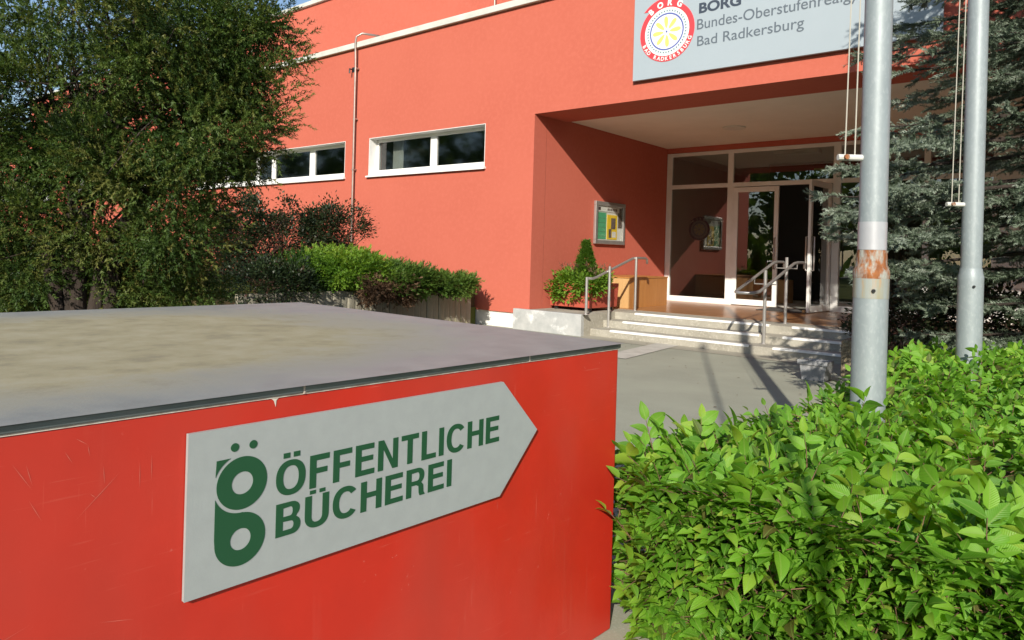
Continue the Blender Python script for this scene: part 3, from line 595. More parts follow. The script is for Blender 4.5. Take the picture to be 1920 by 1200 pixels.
for q in ((.365, .905, .395, .855), (.385, .90, .395, .862), (.44, .91, .452, .888), (.455, .93, .475, .915), (.475, .915, .478, .895), (.50, .875, .503, .84), (.48, .83, .49, .82), (.30, .60, .40, .635), (.30, .575, .37, .59), (.50, .60, .56, .585), (.39, .84, .41, .80), (.53, .86, .46, .79), (1.50, .62, .0+1.503, .585), (1.505, .575, 1.507, .545), (1.53, .63, 1.531, .61), (1.70, .80, 1.703, .79), (.58, .88, .581, .83), (.56, .87, .561, .82)):
    scratch(*q)
M('scratch', (.55, .14, .10), .7); sc.build('scratches', 'scratch', CB)['kind'] = 'stuff'

LS = empty('library_sign', 'grey arrow-shaped sign with green library lettering on red cabinet', 'sign', (XB, 1.1, .6))
U, V, NN = (0, 1, 0), (0, 0, 1), (1, 0, 0)
pl = flat([[(.641, .590), (1.502, .590), (1.655, .7505), (1.505, .907), (.641, .907)]], .009)
place(MB(), pl, (XB+.0075, 0, 0), U, V, NN).build('plate', 'sign_grey', LS, bevel=.0012)
xs = XB+.0125
def glyph(ch, t=.19):
    """grotesque capitals, cap height 1: list of filled outlines (with holes) and the width"""
    def ell(cx_, cy_, rx, ry, a0=0, a1=360, n=40, p=2.25):
        r_ = []
        for i in range(n):
            q = R(a0+(a1-a0)*i/(n if abs(a1-a0) == 360 else n-1)); c_, s_ = math.cos(q), math.sin(q)
            r_.append((cx_+rx*math.copysign(abs(c_)**(2/p), c_), cy_+ry*math.copysign(abs(s_)**(2/p), s_)))
        return r_
    if ch == 'I': return [[[(0, 0), (t, 0), (t, 1), (0, 1)]]], t
    if ch == 'L': return [[[(0, 0), (.56, 0), (.56, t*.9), (t, t*.9), (t, 1), (0, 1)]]], .56
    if ch == 'T': return [[[(.32-t/2, 0), (.32+t/2, 0), (.32+t/2, 1-t*.9), (.64, 1-t*.9), (.64, 1), (0, 1), (0, 1-t*.9), (.32-t/2, 1-t*.9)]]], .64
    if ch == 'H': return [[[(0, 0), (t, 0), (t, .44), (.70-t, .44), (.70-t, 0), (.70, 0), (.70, 1), (.70-t, 1), (.70-t, .44+t*.9), (t, .44+t*.9), (t, 1), (0, 1)]]], .70
    if ch == 'N': return [[[(0, 0), (t*.95, 0), (t*.95, .70), (.70-t, 0), (.70, 0), (.70, 1), (.70-t*.95, 1), (.70-t*.95, .30), (t, 1), (0, 1)]]], .70
    if ch == 'E': return [[[(0, 0), (.63, 0), (.63, t*.9), (t, t*.9), (t, .45), (.58, .45), (.58, .45+t*.85), (t, .45+t*.85), (t, 1-t*.9), (.61, 1-t*.9), (.61, 1), (0, 1)]]], .63
    if ch == 'F': return [[[(0, 0), (t, 0), (t, .43), (.52, .43), (.52, .43+t*.85), (t, .43+t*.85), (t, 1-t*.9), (.58, 1-t*.9), (.58, 1), (0, 1)]]], .58
    if ch in 'OÖ':
        o = [[ell(.41, .5, .41, .52), ell(.41, .5, .41-t, .52-t*.9)]]
        if ch == 'Ö': o += [[[(x, 1.09), (x+t*.95, 1.09), (x+t*.95, 1.24), (x, 1.24)]] for x in (.19, .47)]
        return o, .82
    if ch == 'C': return [[ell(.40, .5, .40, .52, 38, 322, 40)+ell(.40, .5, .40-t, .52-t*.9, 318, 42, 40)]], .76
    if ch in 'UÜ':
        o = [[[(0, 1)]+ell(.35, .36, .35, .38, 180, 360, 24)+[(.70, 1), (.70-t, 1)]+ell(.35, .36, .35-t, .38-t*.9, 360, 180, 24)+[(t, 1)]]]
        if ch == 'Ü': o += [[[(x, 1.05), (x+t*.9, 1.05), (x+t*.9, 1.165), (x, 1.165)]] for x in (.13, .41)]
        return o, .70
    if ch == 'B': return [[[(0, 0), (.42, 0)]+ell(.42, .27, .26, .27, -90, 62, 14)+ell(.40, .76, .25, .24, -48, 90, 14)+[(0, 1)],
                           [(t, t*.85), (.40, t*.85)]+ell(.40, .29, .26-t*.9, .29-t*.85, -90, 90, 12)+[(t, .435)], [(t, .575), (.38, .575)]+ell(.38, .715, .25-t*.9, .14, -90, 90, 12)+[(t, 1-t*.85)]]], .68
    if ch == 'R': return [[[(0, 0), (t, 0), (t, .40), (.36, .40)]+[(.46, .34), (.475, .10), (.51, 0), (.70, 0), (.70, .03), (.655, .10), (.64, .36), (.56, .46)]+ell(.41, .72, .26, .28, -42, 90, 14)+[(0, 1)],
                           [(t, .55), (.40, .55)]+ell(.40, .70, .26-t*.9, .15, -90, 90, 12)+[(t, 1-t*.85)]]], .70
def sign_line(parent, mat, body, y0, z0, width, cap, x):
    gl = [glyph(c) for c in body]; gap = .125; tot = sum(g[1] for g in gl)+gap*(len(gl)-1); k = width/tot; p = 0
    for shapes, wd in gl:
        mb = MB()
        for spl in shapes: place(mb, flat(spl, .001), (x, y0+p*k, z0), U, V, NN, k, cap)
        mb.build('letter', mat, parent); p += wd+gap
sign_line(LS, 'sign_green', 'ÖFFENTLICHE', .823, .7455, .669, .0710, xs)
sign_line(LS, 'sign_green', 'BÜCHEREI', .825, .6605, .492, .0690, xs)
c1, c2, RR, g, xl = (.7500, .7925), (.7490, .6805), .0525, .0590, .6955
em = MB(); place(em, flat([circ(c1, RR, 48), circ(c1, .0225, 32)], .001), (xs, 0, 0), U, V, NN)
q0 = math.acos((xl-c1[0])/g); lo = [(c2[0]-RR, c2[1]), (xl, c2[1]+.01)]+circ(c1, g, 20, 2*PI-q0, R(272), False)
lo += circ(c2, RR, 48, R(84), R(-176), False)
place(em, flat([lo, circ(c2, .0215, 32)], .001), (xs, 0, 0), U, V, NN)
place(em, flat([[(xl+.001, .8455)]+circ(c1, g, 12, math.acos(-.0255/g), PI-math.asin(.0215/g), False)], .001), (xs, 0, 0), U, V, NN)
place(em, flat([circ((.7325, .866), .0085, 20)], .001), (xs, 0, 0), U, V, NN); place(em, flat([circ((.7710, .8655), .0085, 20)], .001), (xs, 0, 0), U, V, NN)
em.build('logo', 'sign_green', LS)
for o in (CB, LS):                                                     # the cabinet stands three degrees off the building line
    k_ = Matrix.Translation((XB, YE, 0)); o.matrix_world = k_ @ Matrix.Rotation(R(-3), 4, 'Z') @ k_.inverted() @ Matrix.Translation(OFF[o])

# ------------------------------------------------------------ raised bed wall of concrete palisades
RB = empty('raised_bed_wall', 'weathered concrete palisade wall of the raised shrub bed', 'wall', (-8.36, 6.8, 0))
y = 4.75; hs = None; pw = .128
seg = [(-.0655, 0), (-.060, .008), (-.035, .013), (0, .015), (.035, .013), (.060, .008), (.0655, 0), (.0655, -.06), (-.0655, -.06)]
pal = []
for v in range(4):
    zt = .65; n_ = len(seg); m_ = MB(); m_.add([(a_, b_, z) for z in (0, zt-.015) for b_, a_ in seg]+[(a_*.9, b_*.9, zt) for b_, a_ in seg], [(i, (i+1) % n_, n_+(i+1) % n_, n_+i) for i in range(n_)]+[(n_+i, n_+(i+1) % n_, 2*n_+(i+1) % n_, 2*n_+i) for i in range(n_)]+[tuple(2*n_+i for i in range(n_))])
    me = bpy.data.meshes.new('palisade'); me.from_pydata(m_.v, [], m_.f); me.update(); me.materials.append(MATS['mossy_concrete']); pal.append(me)
k = 0
while y < 8.95:
    o = bpy.data.objects.new('palisade', pal[k % 4]); C.objects.link(o); o.parent = RB; o.location = Vector((-8.36+random.uniform(-.008, .008), y, random.uniform(-.005, .005)))-OFF[RB]; o.rotation_euler = (random.uniform(-.006, .006), random.uniform(-.01, .01), random.uniform(-.03, .03)); y += .131; k += 1

# aggregate planter and tub by the steps
AP = empty('aggregate_planter', 'rough exposed-aggregate concrete planter at the right end of the steps', 'planter', (-1.75, 8.9, 0))
bx('tub', 'aggregate', AP, -2.17, -1.15, 8.35, 9.37, .0, .42, bevel=.03)
TB = empty('grey_tub', 'small grey weathered tub standing before the shaded lower step', 'tub', (-2.30, 7.95, 0))
g_ = MB(); a, b, c, d = -2.44, -2.16, 7.80, 8.08
g_.add([(a+.025, c+.025, .002), (b-.025, c+.025, .002), (b-.025, d-.025, .002), (a+.025, d-.025, .002), (a, c, .21), (b, c, .21), (b, d, .21), (a, d, .21), (a+.03, c+.03, .21), (b-.03, c+.03, .21), (b-.03, d-.03, .21), (a+.03, d-.03, .21), (a+.04, c+.04, .15), (b-.04, c+.04, .15), (b-.04, d-.04, .15), (a+.04, d-.04, .15)],
    [(3, 2, 1, 0)]+[(i, (i+1) % 4, 4+(i+1) % 4, 4+i) for i in range(4)]+[(4+i, 4+(i+1) % 4, 8+(i+1) % 4, 8+i) for i in range(4)]+[(8+i, 8+(i+1) % 4, 12+(i+1) % 4, 12+i) for i in range(4)]+[(12, 13, 14, 15)])
g_.build('body', 'tub_grey', TB, bevel=.006); bx('rim', 'tub_grey', TB, a-.012, b+.012, c-.012, c+.004, .175, .222)

# ------------------------------------------------------------ foliage templates
def leaf_tpl(n=6, width=.27, fold=.10, curl=.12):
    """ovate pointed leaf of length 1 along +y, folded on the midrib: 3 x (n+1) grid"""
    v, f, uv = [], [], []
    for i in range(n+1):
        t = i/n; wd = width*(math.sin(PI*min(t*1.0, 1)**.78))**.85*(1-.25*t) if 0 < t < 1 else 0.0
        zc = -curl*(t-.35)**2*2.2
        for s in (-1, 0, 1):
            v.append((s*wd, t, zc+abs(s)*fold*wd/width+.012*math.sin(t*23)*abs(s))); uv.append((s*wd/width*.5, t))
    for i in range(n):
        a = i*3; f += [(a, a+1, a+4, a+3), (a+1, a+2, a+5, a+4)]
    return v, f, uv
def small_leaf():  # rhombic folded leaflet, two triangles
    return [(0, 0, 0), (.28, .5, .05), (0, 1, 0), (-.28, .5, .05)], [(0, 1, 2), (0, 2, 3)]
def spray(n, ln, nl, nw, spread, flat_=True, seed=1):
    r = random.Random(seed); v, f = [], []
    for i in range(n):
        t = (i+.5)/n; side = -1 if i % 2 else 1
        a = Vector((0, t*ln, 0))
        ang = R(spread)*(1-.35*t)
        if flat_: d = Vector((side*math.sin(ang), math.cos(ang), r.uniform(-.35, .35)))
        else:
            q = r.uniform(0, 2*PI); d = Vector((math.cos(q)*math.sin(ang), math.cos(ang), math.sin(q)*math.sin(ang)))
        d.normalize(); p = d.cross(Vector((r.uniform(-.5, .5), r.uniform(-.3, .3), 1))).normalized(); l = nl*r.uniform(.75, 1.15)
        k = len(v); v += [tuple(a-p*nw/2), tuple(a+p*nw/2), tuple(a+d*l)]; f.append((k, k+1, k+2))
    return v, f
def stems(name, mat, parent, paths):
    mb = MB()
    for pts, r0, r1, n in paths:
        m = len(pts); mb.tube(pts, [r0+(r1-r0)*i/(m-1) for i in range(m)], n, cap=False)
    return mb.build(name, mat, parent, smooth=True)
def wiggle(a, b, n, amp, sag=0):
    a, b = Vector(a), Vector(b); L_ = (b-a).length
    return [a.lerp(b, i/n)+Vector((random.gauss(0, amp), random.gauss(0, amp), random.gauss(0, amp)))*L_*(1 if 0 < i < n else 0)+UP*sag*math.sin(PI*i/n)*L_ for i in range(n+1)]

# ------------------------------------------------------------ hornbeam hedge
HX0, HY0, HY1, HX1 = -1.40, 2.0, 6.7, 2.2
def hleft(y): return -1.13 if y < 2.13 else -1.40+.25*min(1, (y-2.13)/1.5)
HG = empty('hornbeam_hedge', 'low clipped hornbeam hedge with fresh green leaves around the flagpoles', 'hedge', (-.5, 3.6, 0))
def htop(x, y): return .535-.05*math.exp(-((y-3.7)/.7)**2)+.10*min(1, max(0, (y-4.4)/1.3))+.028*math.sin(2.3*x+1.1*y)+.022*math.sin(5.1*x-2.7*y+1)+.02*math.sin(3.7*y+.6)
pos, dr, up_, ln_ = [], [], [], []; twigs = []; lead = []
def shoot(p, d, n, L_, lsz, w_):
    """leafy shoot: alternate leaves in two ranks along a twig"""
    p, d = Vector(p), Vector(d).normalized(); side = d.cross(UP)
    side = side.normalized() if side.length > .1 else Vector((1, 0, 0))
    q = random.uniform(-.9, .9); side = (Matrix.Rotation(q, 3, d) @ side); nrm = side.cross(d)
    if nrm.z < 0: nrm = -nrm; 
    bend = Vector((random.gauss(0, .25), random.gauss(0, .25), -.25)); pts = []
    for i in range(n+1):
        t = i/n; c = p+d*(L_*t)+bend*(L_*t*t*.35); pts.append(c)
        if i == 0: continue
        s = 1 if i % 2 else -1
        ld = (side*s*random.uniform(.65, 1.0)+d*random.uniform(.25, .75)+UP*random.uniform(-.25, .15)) if i < n else (d+bend*.5)
        nv = (nrm+UP*.55+Vector((random.gauss(0, .28), random.gauss(0, .28), random.gauss(0, .2))))
        sz = lsz*random.uniform(.7, 1.15)*(1 if i < n else .8); pos.append(tuple(c)); dr.append(tuple(ld)); up_.append(tuple(nv)); ln_.append(sz); lead.append(w_)
    twigs.append((pts[::2] if len(pts) > 4 else pts, .0024, .001, 4))
def clear_poles(x, y): return math.hypot(x+.885, y-3.93) > .125 and math.hypot(x+.69, y-5.92) > .125
# top surface
for _ in range(2900):
    y = HY0+(HY1-HY0)*random.random()**1.35; hl = hleft(y); x = hl+(1.75 if y < 3.6 else 1.9)*random.random()
    if not clear_poles(x, y): continue
    z = htop(x, y)-random.random()**1.5*.16-.05; ex = min(x-hl, y-HY0); z -= max(0, .10-ex)*.7
    shoot((x, y, z), (random.gauss(0, .55), random.gauss(0, .55), 1), random.randint(4, 6), random.uniform(.08, .17), random.triangular(.045, .105, .07), 0)
# front face (towards the viewer) and left face
for _ in range(2100):
    x = -1.145+1.78*random.random(); z = .01+random.random()*.54; shoot((x, HY0+.10+random.random()*.10-.09*(z/.6), z), (random.gauss(0, .45) if x > -1.0 else abs(random.gauss(0, .4)), -1, random.uniform(-.1, .8)), random.randint(3, 5), random.uniform(.06, .14), random.triangular(.035, .095, .058), 0)
for _ in range(1250):
    y = HY0+(HY1-HY0)*random.random(); z = .06+random.random()*.50; shoot((hleft(max(y, 2.2))+.12+random.random()*.10, max(y, 2.2), z), (-1, random.gauss(0, .5), random.uniform(0, .9)), random.randint(3, 5), random.uniform(.06, .12), random.uniform(.048, .068), 0)
# long fresh shoots standing above the clipped top
for _ in range(115):
    y = HY0+.02+(HY1-HY0)*random.random()**1.9; x = hleft(y)+.10+1.5*random.random()
    if not clear_poles(x, y): continue
    shoot((x, y, htop(x, y)-.06), (random.gauss(0, .5), random.gauss(0, .5), 1), random.randint(6, 9), random.uniform(.12, .2), random.uniform(.07, .09), 1)
for x, y, dx, dy in ((-1.2, 2.3, -.3, .1), (-1.1, 2.45, -.2, .2), (-.84, 2.20, .2, -.3), (-.74, 2.24, -.4, -.2), (-.60, 2.2, .5, -.2), (-.70, 2.3, .2, .3), (-.50, 2.2, -.3, -.3), (-.42, 2.35, .3, 0), (-.9, 2.4, -.4, .1), (-1.02, 2.35, -.6, .2), (-.88, 3.74, .1, -.2), (-.35, 2.2, .2, -.4)):
    shoot((x, y, htop(x, y)-.05), (dx, dy, .8), 8, .19, .095, 1)
pos, dr, up_, ln_, lead = (np.array(q) for q in (pos, dr, up_, ln_, lead))
tplL = leaf_tpl(); A = frames(pos, dr, up_, ln_); rn = np.clip(rng.normal(.56, .22, len(A))+.12*lead, .06, 1)
# the leaves that show largest become parts of their own
dep = (pos-np.array(EYE)) @ np.array(FW); lat = (pos-np.array(EYE)) @ np.array(RT); nrmz = np.abs(np.einsum('ki,ki->k', A[:, :3, 2]/ln_[:, None], (np.array(EYE)-pos)/np.linalg.norm(np.array(EYE)-pos, axis=1)[:, None]))
surf = np.array([htop(a_, b_) for a_, b_ in pos[:, :2]]); score = ln_**2*nrmz/dep**2*np.where(pos[:, 2] > surf-.03, 1, .02)*np.where((lat/dep < .70) & (dep > .4), 1, .01)
big = np.argsort(-score)[:300]; rest = np.setdiff1d(np.arange(len(A)), big)
inst('foliage', tplL[0], tplL[1], A[rest], rn[rest], 'leaf_hornbeam', HG, tplL[2])['kind'] = 'stuff'
lms = []
for v in range(8):
    tv_, tf_, tu_ = leaf_tpl(6, .26+.03*(v % 3), .07+.02*(v % 4), .05+.05*(v % 5)); me_o = inst('leaf', tv_, tf_, [np.eye(4)], [.35+.08*v], 'leaf_hornbeam', None, tu_); lms.append(me_o.data); bpy.data.objects.remove(me_o)
for i in big:
    o = bpy.data.objects.new('leaf', lms[int(min(7, max(0, (rn[i]-.35)/.08)))]); C.objects.link(o); o.parent = HG; m_ = Matrix(A[i].tolist()); m_.translation -= OFF[HG]; o.matrix_local = m_
# woody interior
for _ in range(420):
    y = HY0+.10+(HY1-HY0-.2)*random.random()**1.6; x = hleft(y)+.1+1.7*random.random(); b_ = Vector((x, y, .02)); t_ = b_+Vector((random.gauss(0, .16), random.gauss(0, .16), htop(x, y)-random.uniform(.05, .2)))
    if y < 2.45: b_.x = max(b_.x, -1.0); t_.x = max(t_.x, -1.02); t_.y = max(t_.y, 2.06)
    twigs.append((wiggle(b_, t_, 5, .03), random.uniform(.003, .008), .002, 5))
    c_ = b_.lerp(t_, random.uniform(.3, .8)); twigs.append((wiggle(c_, c_+Vector((random.gauss(0, .15) if c_.x > -.9 else random.uniform(0, .2), random.uniform(-.16, .1), random.uniform(.0, .2))), 3, .05), .0028, .0014, 4))
stems('twigs', 'twig', HG, twigs)

# ------------------------------------------------------------ blue spruce
SPX, SPY = -.05, 7.35
SP = empty('blue_spruce', 'blue spruce with silvery green branches behind the flagpoles', 'tree', (SPX, SPY, 0))
stems('trunk', 'bark', SP, [([(SPX, SPY, 0), (SPX+.02, SPY, 2.5), (SPX-.03, SPY+.02, 6), (SPX, SPY, 9)], .15, .02, 12)])
tp_, td_, tz_, br_ = [], [], [], []
def keep(p):
    e_ = p-EYE; lr = e_.dot(RT)/e_.dot(FW)
    return not (p.y < 6.35 and p.x > -1.0) and math.hypot(p.x+.69, p.y-5.92) > .3 and not (p.z < 1.42 and lr < .56) and not (lr < .47 and not 1.5 < p.z < 1.95)
def spruce_branch(base0, d, L_, rise, k, keep):
    side = Vector((-d.y, d.x, 0)); pts = []
    for i in range(9):
        t = i/8; pts.append(base0+d*(L_*t)+side*(.05*L_*math.sin(3*t+k))+UP*(L_*(rise*t-.30*t*t+.22*t**3)))
    pts = [p for p in pts if keep(p)]
    if len(pts) < 3: return
    br_.append((pts, .018*L_/2+.005, .003, 5))
    for i in range(1, len(pts)):
        t = i/8
        if t < .22: continue
        for s in (-1, 1):
            bl = min(.62, L_*.34)*(1.08-t)*random.uniform(.7, 1.2)+.05; bd = (d*.75+side*s*.8+UP*random.uniform(-.28, .05)).normalized(); nt_ = max(2, int(bl/.06))
            base = pts[i].lerp(pts[i-1], random.random())
            for j in range(nt_):
                c = base+bd*(bl*j/nt_)+UP*(-.10*(j/nt_)**2*bl)
                if not keep(c): continue
                tp_.append(tuple(c)); td_.append(tuple(bd+Vector((random.gauss(0, .12), random.gauss(0, .12), random.gauss(0, .1))))); tz_.append(random.uniform(.9, 1.2))
                for s2 in (-1, 1):
                    if random.random() < .9:
                        tp_.append(tuple(c)); td_.append(tuple(bd*.8+side*s2*.8+d*.2+UP*random.uniform(-.75, .55))); tz_.append(random.uniform(.7, 1.05))
        tp_.append(tuple(pts[i-1])); td_.append(tuple(pts[i]-pts[i-1]+Vector((0, 0, .02)))); tz_.append(1.3)
# long low limbs reaching out over the entrance steps
for ex, ey, ez, z0_ in ((-1.70, 5.62, 1.78, 1.95), (-1.62, 5.80, 1.70, 1.9), (-1.50, 5.95, 1.62, 1.85), (-1.55, 6.1, 2.95, 3.1), (-1.48, 5.95, 1.45, 1.7)):
    v_ = Vector((ex-SPX, ey-SPY, 0)); L_ = v_.length; spruce_branch(Vector((SPX, SPY, z0_)), v_.normalized(), L_, (ez-z0_)/L_+.08, random.random()*3, lambda p: not (p.y < 6.3 and p.x > -.95))
for bx_, by_, ex, ey, z0_, ez in ((-.95, 6.6, -1.08, 5.30, 1.55, 1.45), (-.95, 6.6, -1.06, 5.35, 1.9, 1.8), (-.98, 6.6, -1.12, 5.45, 2.25, 2.1), (-1.1, 6.7, -1.38, 5.6, 1.75, 1.65), (-1.15, 6.75, -1.5, 5.9, 2.1, 2.0), (-1.0, 6.7, -1.25, 5.5, 1.3, 1.2)):
    v_ = Vector((ex-bx_, ey-by_, 0)); L_ = v_.length; spruce_branch(Vector((bx_, by_, z0_)), v_.normalized(), L_*1.1, (ez-z0_)/L_+.08, random.random()*3, lambda p: p.x < -.84)
    br_.append(([Vector((SPX, SPY, z0_+.1)), Vector((SPX*.5+bx_*.5, SPY*.5+by_*.5+.1, z0_+.08)), Vector((bx_, by_, z0_))], .02, .012, 6))
z = .45
while z < 8.7:
    n_ = 7 if z < 5 else 5; a0 = random.uniform(0, 2*PI); Lz = 2.45*(1-z/9.2)**.75+.1
    for k in range(n_):
        q = a0+2*PI*k/n_+random.gauss(0, .15); L_ = Lz*random.uniform(.78, 1.08); spruce_branch(Vector((SPX, SPY, z)), Vector((math.cos(q), math.sin(q), 0)), L_, random.uniform(-.05, .12), k, keep)
    z += .26 if z < 4 else .40
stems('branches', 'bark', SP, br_)['kind'] = 'stuff'
tv_, tf_ = spray(38, .125, .030, .0085, 58, False, 3); tp_ = np.array(tp_)
tip = np.hypot(tp_[:, 0]-SPX, tp_[:, 1]-SPY)/2.4  # needles get paler outwards: sunlit branch tips put into the colour
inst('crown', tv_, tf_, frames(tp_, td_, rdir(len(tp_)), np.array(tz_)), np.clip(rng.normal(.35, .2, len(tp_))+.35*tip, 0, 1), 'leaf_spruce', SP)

# ------------------------------------------------------------ clump-based shrubs and yew
def clumps(centre, radii, n, lim=1.0, shell=.45, zmin=-1e9, rough=.18):
    out = []
    ph = [random.uniform(0, 6) for _ in range(6)]
    while len(out) < n:
        d = Vector(rdir(1)[0]); r = (shell+(1-shell)*random.random()**.6)
        r *= 1+rough*(math.sin(3*d.x+ph[0])+math.sin(4*d.y+ph[1])+math.sin(4*d.z+ph[2])+math.sin(7*d.x+5*d.z+ph[3]))/2
        p = Vector(centre)+Vector((d.x*radii[0], d.y*radii[1], d.z*radii[2]))*r
        if p.z > zmin: out.append((p, d))
    return out
def foliage(name, cl, per, rad, tpl, mat, parent, sz, rmean=.5, rvar=.2, outw=.7, keep=None):
    P, D, Uv, Z, Rn = [], [], [], [], []
    for c, d in cl:
        rr = rad*random.uniform(.6, 1.25); tone = rmean+random.gauss(0, rvar); m_ = int(per*random.uniform(.6, 1.3))
        g = rng.normal(size=(m_, 3))*rr*.5*np.array([1, 1, .75]); g = np.clip(g, -rr*.85, rr*.85); p = np.array(c)+g
        dd = np.array(d)*outw+g/max(rr, 1e-3)*.8+rdir(m_)*.6+np.array([0, 0, .12])
        P.append(p); D.append(dd); Uv.append(rdir(m_)*.6+np.array([0, 0, 1])); Z.append(sz*rng.uniform(.7, 1.25, m_)); Rn.append(np.clip(tone+rng.normal(0, .12, m_), 0, 1))
    P, D, Uv, Z, Rn = (np.concatenate(q) for q in (P, D, Uv, Z, Rn))
    if keep is not None:
        k_ = keep(P); P, D, Uv, Z, Rn = P[k_], D[k_], Uv[k_], Z[k_], Rn[k_]
    return inst(name, tpl[0], tpl[1], frames(P, D, Uv, Z), Rn, mat, parent)
yew_tpl = spray(20, .13, .034, .0125, 56, False, 5)
def at(u, v, dep):
    """point in the scene from a direction and a depth (only to lay out crowns)"""
    dx, dy = u-960, v-475; x = dx*math.cos(ROLL)+dy*math.sin(ROLL); y = -dx*math.sin(ROLL)+dy*math.cos(ROLL)
    return EYE+(FW+RT*(x/1326)-UP*(y/1326))*dep
YX, YY = -5.15, 1.85
YW = empty('yew_tree', 'tall dark yew tree with several trunks on the left', 'tree', (YX, YY, .06))
cl = []
for u, v, dp, r_, n_ in ((190, 60, 4.75, (1.0, 1.0, .82), 78), (355, 70, 4.6, (.52, .52, .62), 48), (385, 220, 4.55, (.37, .40, .32), 30), (50, 200, 4.75, (.75, .75, .6), 48), (300, 350, 4.6, (.40, .40, .24), 22), (215, 290, 4.75, (.60, .60, .36), 32), (30, 420, 4.7, (.4, .36, .22), 14), (170, -130, 4.8, (.7, .7, .45), 24), (60, 500, 5.0, (.42, .4, .26), 20), (110, 545, 5.0, (.4, .4, .2), 14), (250, 510, 5.0, (.36, .36, .24), 16), (330, 540, 4.9, (.3, .3, .2), 12), (15, 330, 4.7, (.4, .4, .3), 16), (330, 430, 4.55, (.29, .29, .19), 12), (445, 60, 4.6, (.20, .20, .26), 13), (200, 440, 4.8, (.4, .4, .18), 12), (435, 150, 4.6, (.2, .2, .2), 10), (505, 35, 4.6, (.08, .08, .10), 3), (515, 85, 4.6, (.10, .07, .05), 3), (470, 165, 4.6, (.12, .08, .06), 4), (475, 245, 4.6, (.09, .08, .06), 3), (450, 300, 4.6, (.09, .08, .06), 3), (500, 150, 4.6, (.06, .05, .05), 2)):
    cl += clumps(at(u, v, dp), r_, n_, shell=.3)
foliage('crown', cl, 70, .195, yew_tpl, 'leaf_yew', YW, .66, .52, .24, keep=lambda P: P[:, 2] < 3.12+rng.normal(0, .06, len(P)))
tr_ = []
for u1, v1, du in ((60, 330, -110), (140, 300, -30), (330, 320, 150), (230, 180, 20), (420, 180, 120)):
    b_ = Vector((YX+random.uniform(-.12, .12), YY+random.uniform(-.12, .12), .05)); m1 = at(140+du*.5, 460, 4.75); e_ = at(u1, v1, 4.75)
    pts = [b_, b_.lerp(m1, .5)+Vector((random.gauss(0, .04), 0, 0)), m1, m1.lerp(e_, .5)+Vector((random.gauss(0, .06), random.gauss(0, .06), 0)), e_, e_+Vector((random.gauss(0, .12), random.gauss(0, .12), .35))]
    tr_.append((pts, random.uniform(.055, .075), .012, 9))
    for c, d in random.sample(cl, 24): tr_.append((wiggle(random.choice(pts[3:]), c, 4, .04, .05), .012, .003, 5))
stems('trunk', 'bark', YW, tr_)

sl_ = small_leaf()
def shrub(name, label, cat, u, v, dep, radii, n, per, rad, mat, sz, tpl=sl_, zb=.55, rmean=.5, rvar=.18, nst=14, stem='twig_dark', zmin=None, group=None, shell=.4, stc=.0, keep=None, rough=.18):
    c = at(u, v, dep); o = empty(name, label, cat, (c.x, c.y, zb), group)
    cl = clumps(c, radii, n, shell=shell, zmin=zb if zmin is None else zmin, rough=rough); foliage('foliage', cl, per, rad, tpl, mat, o, sz, rmean, rvar, keep=keep)
    st = []
    for c2, d in random.sample(cl, min(nst, len(cl))):
        b_ = Vector((c.x+random.gauss(0, radii[0]*.25), c.y+random.gauss(0, radii[1]*.25), zb)); st.append((wiggle(b_, c2, 5, .05), .013, .004, 5))
    stems('stem', stem, o, st); return o
# tall dark shrub before the facade
for i, (u, v, dp, r_, n_) in enumerate(((500, 450, 11.3, (1.0, 1.0, .72), 130), (615, 435, 11.9, (.62, .62, .62), 80), (420, 460, 10.9, (.6, .6, .75), 60))):
    shrub('dark_shrub', ('broad dark twiggy shrub before the red facade', 'dark twiggy shrub just left of the conductor rod foot', 'loose dark shrub next to the yew with facade showing through')[i], 'shrub', u, v, dp, r_, n_, 105, .18, 'leaf_dark', .052, nst=60, rmean=.5, shell=.25, rough=.28)
shrub('dark_shrub', 'low blackish shrub spread over the bed wall end to stand in for shade', 'shrub', 515, 532, 9.6, (.55, .75, .33), 110, 60, .16, 'leaf_dark', .05, rmean=.3)  # shrub extended over the wall top, dark leaves replacing the yew's shade
fine = spray(12, .10, .036, .020, 60, False, 8)
shrub('green_shrub', 'bright green mound shrub on the raised bed', 'shrub', 648, 508, 10.5, (.55, .62, .29), 110, 50, .16, 'leaf_bright', .9, fine, rmean=.55)
shrub('green_shrub', 'green spreading shrub mound beside the brightest one', 'shrub', 748, 526, 11.0, (.50, .58, .22), 80, 54, .15, 'leaf_mid', .9, fine, rmean=.6)
shrub('green_shrub', 'flat green shrub overhanging the wall end by the facade', 'shrub', 838, 534, 11.5, (.36, .58, .11), 66, 50, .12, 'leaf_mid', .8, fine, rmean=.65, zb=.56)
shrub('dry_shrub', 'brown dried twigs hanging over the bed wall', 'shrub', 735, 545, 10.6, (.22, .75, .16), 36, 46, .13, 'leaf_brown', .7, fine, zmin=.45, rmean=.4)
shrub('green_shrub', 'dark green shrub between bright mound and black shrub', 'shrub', 570, 520, 10.3, (.5, .5, .34), 50, 46, .15, 'leaf_mid', .9, fine, rmean=.2)
shrub('low_shrub', 'fresh green shrub at the foot of the yew', 'shrub', 348, 545, 9.0, (.28, .28, .42), 40, 50, .14, 'leaf_mid', .05, zb=.12, rmean=.6)
shrub('low_shrub', 'green bush at the left picture edge below the yew', 'shrub', 55, 530, 8.2, (.62, .62, .5), 70, 34, .2, 'leaf_yew', 1.0, yew_tpl, zb=.12, rmean=.65)
shrub('low_shrub', 'olive bush between yew trunk and fresh green shrub', 'shrub', 240, 520, 9.4, (.6, .5, .42), 60, 34, .18, 'leaf_yew', 1.0, yew_tpl, zb=.12, rmean=.7)
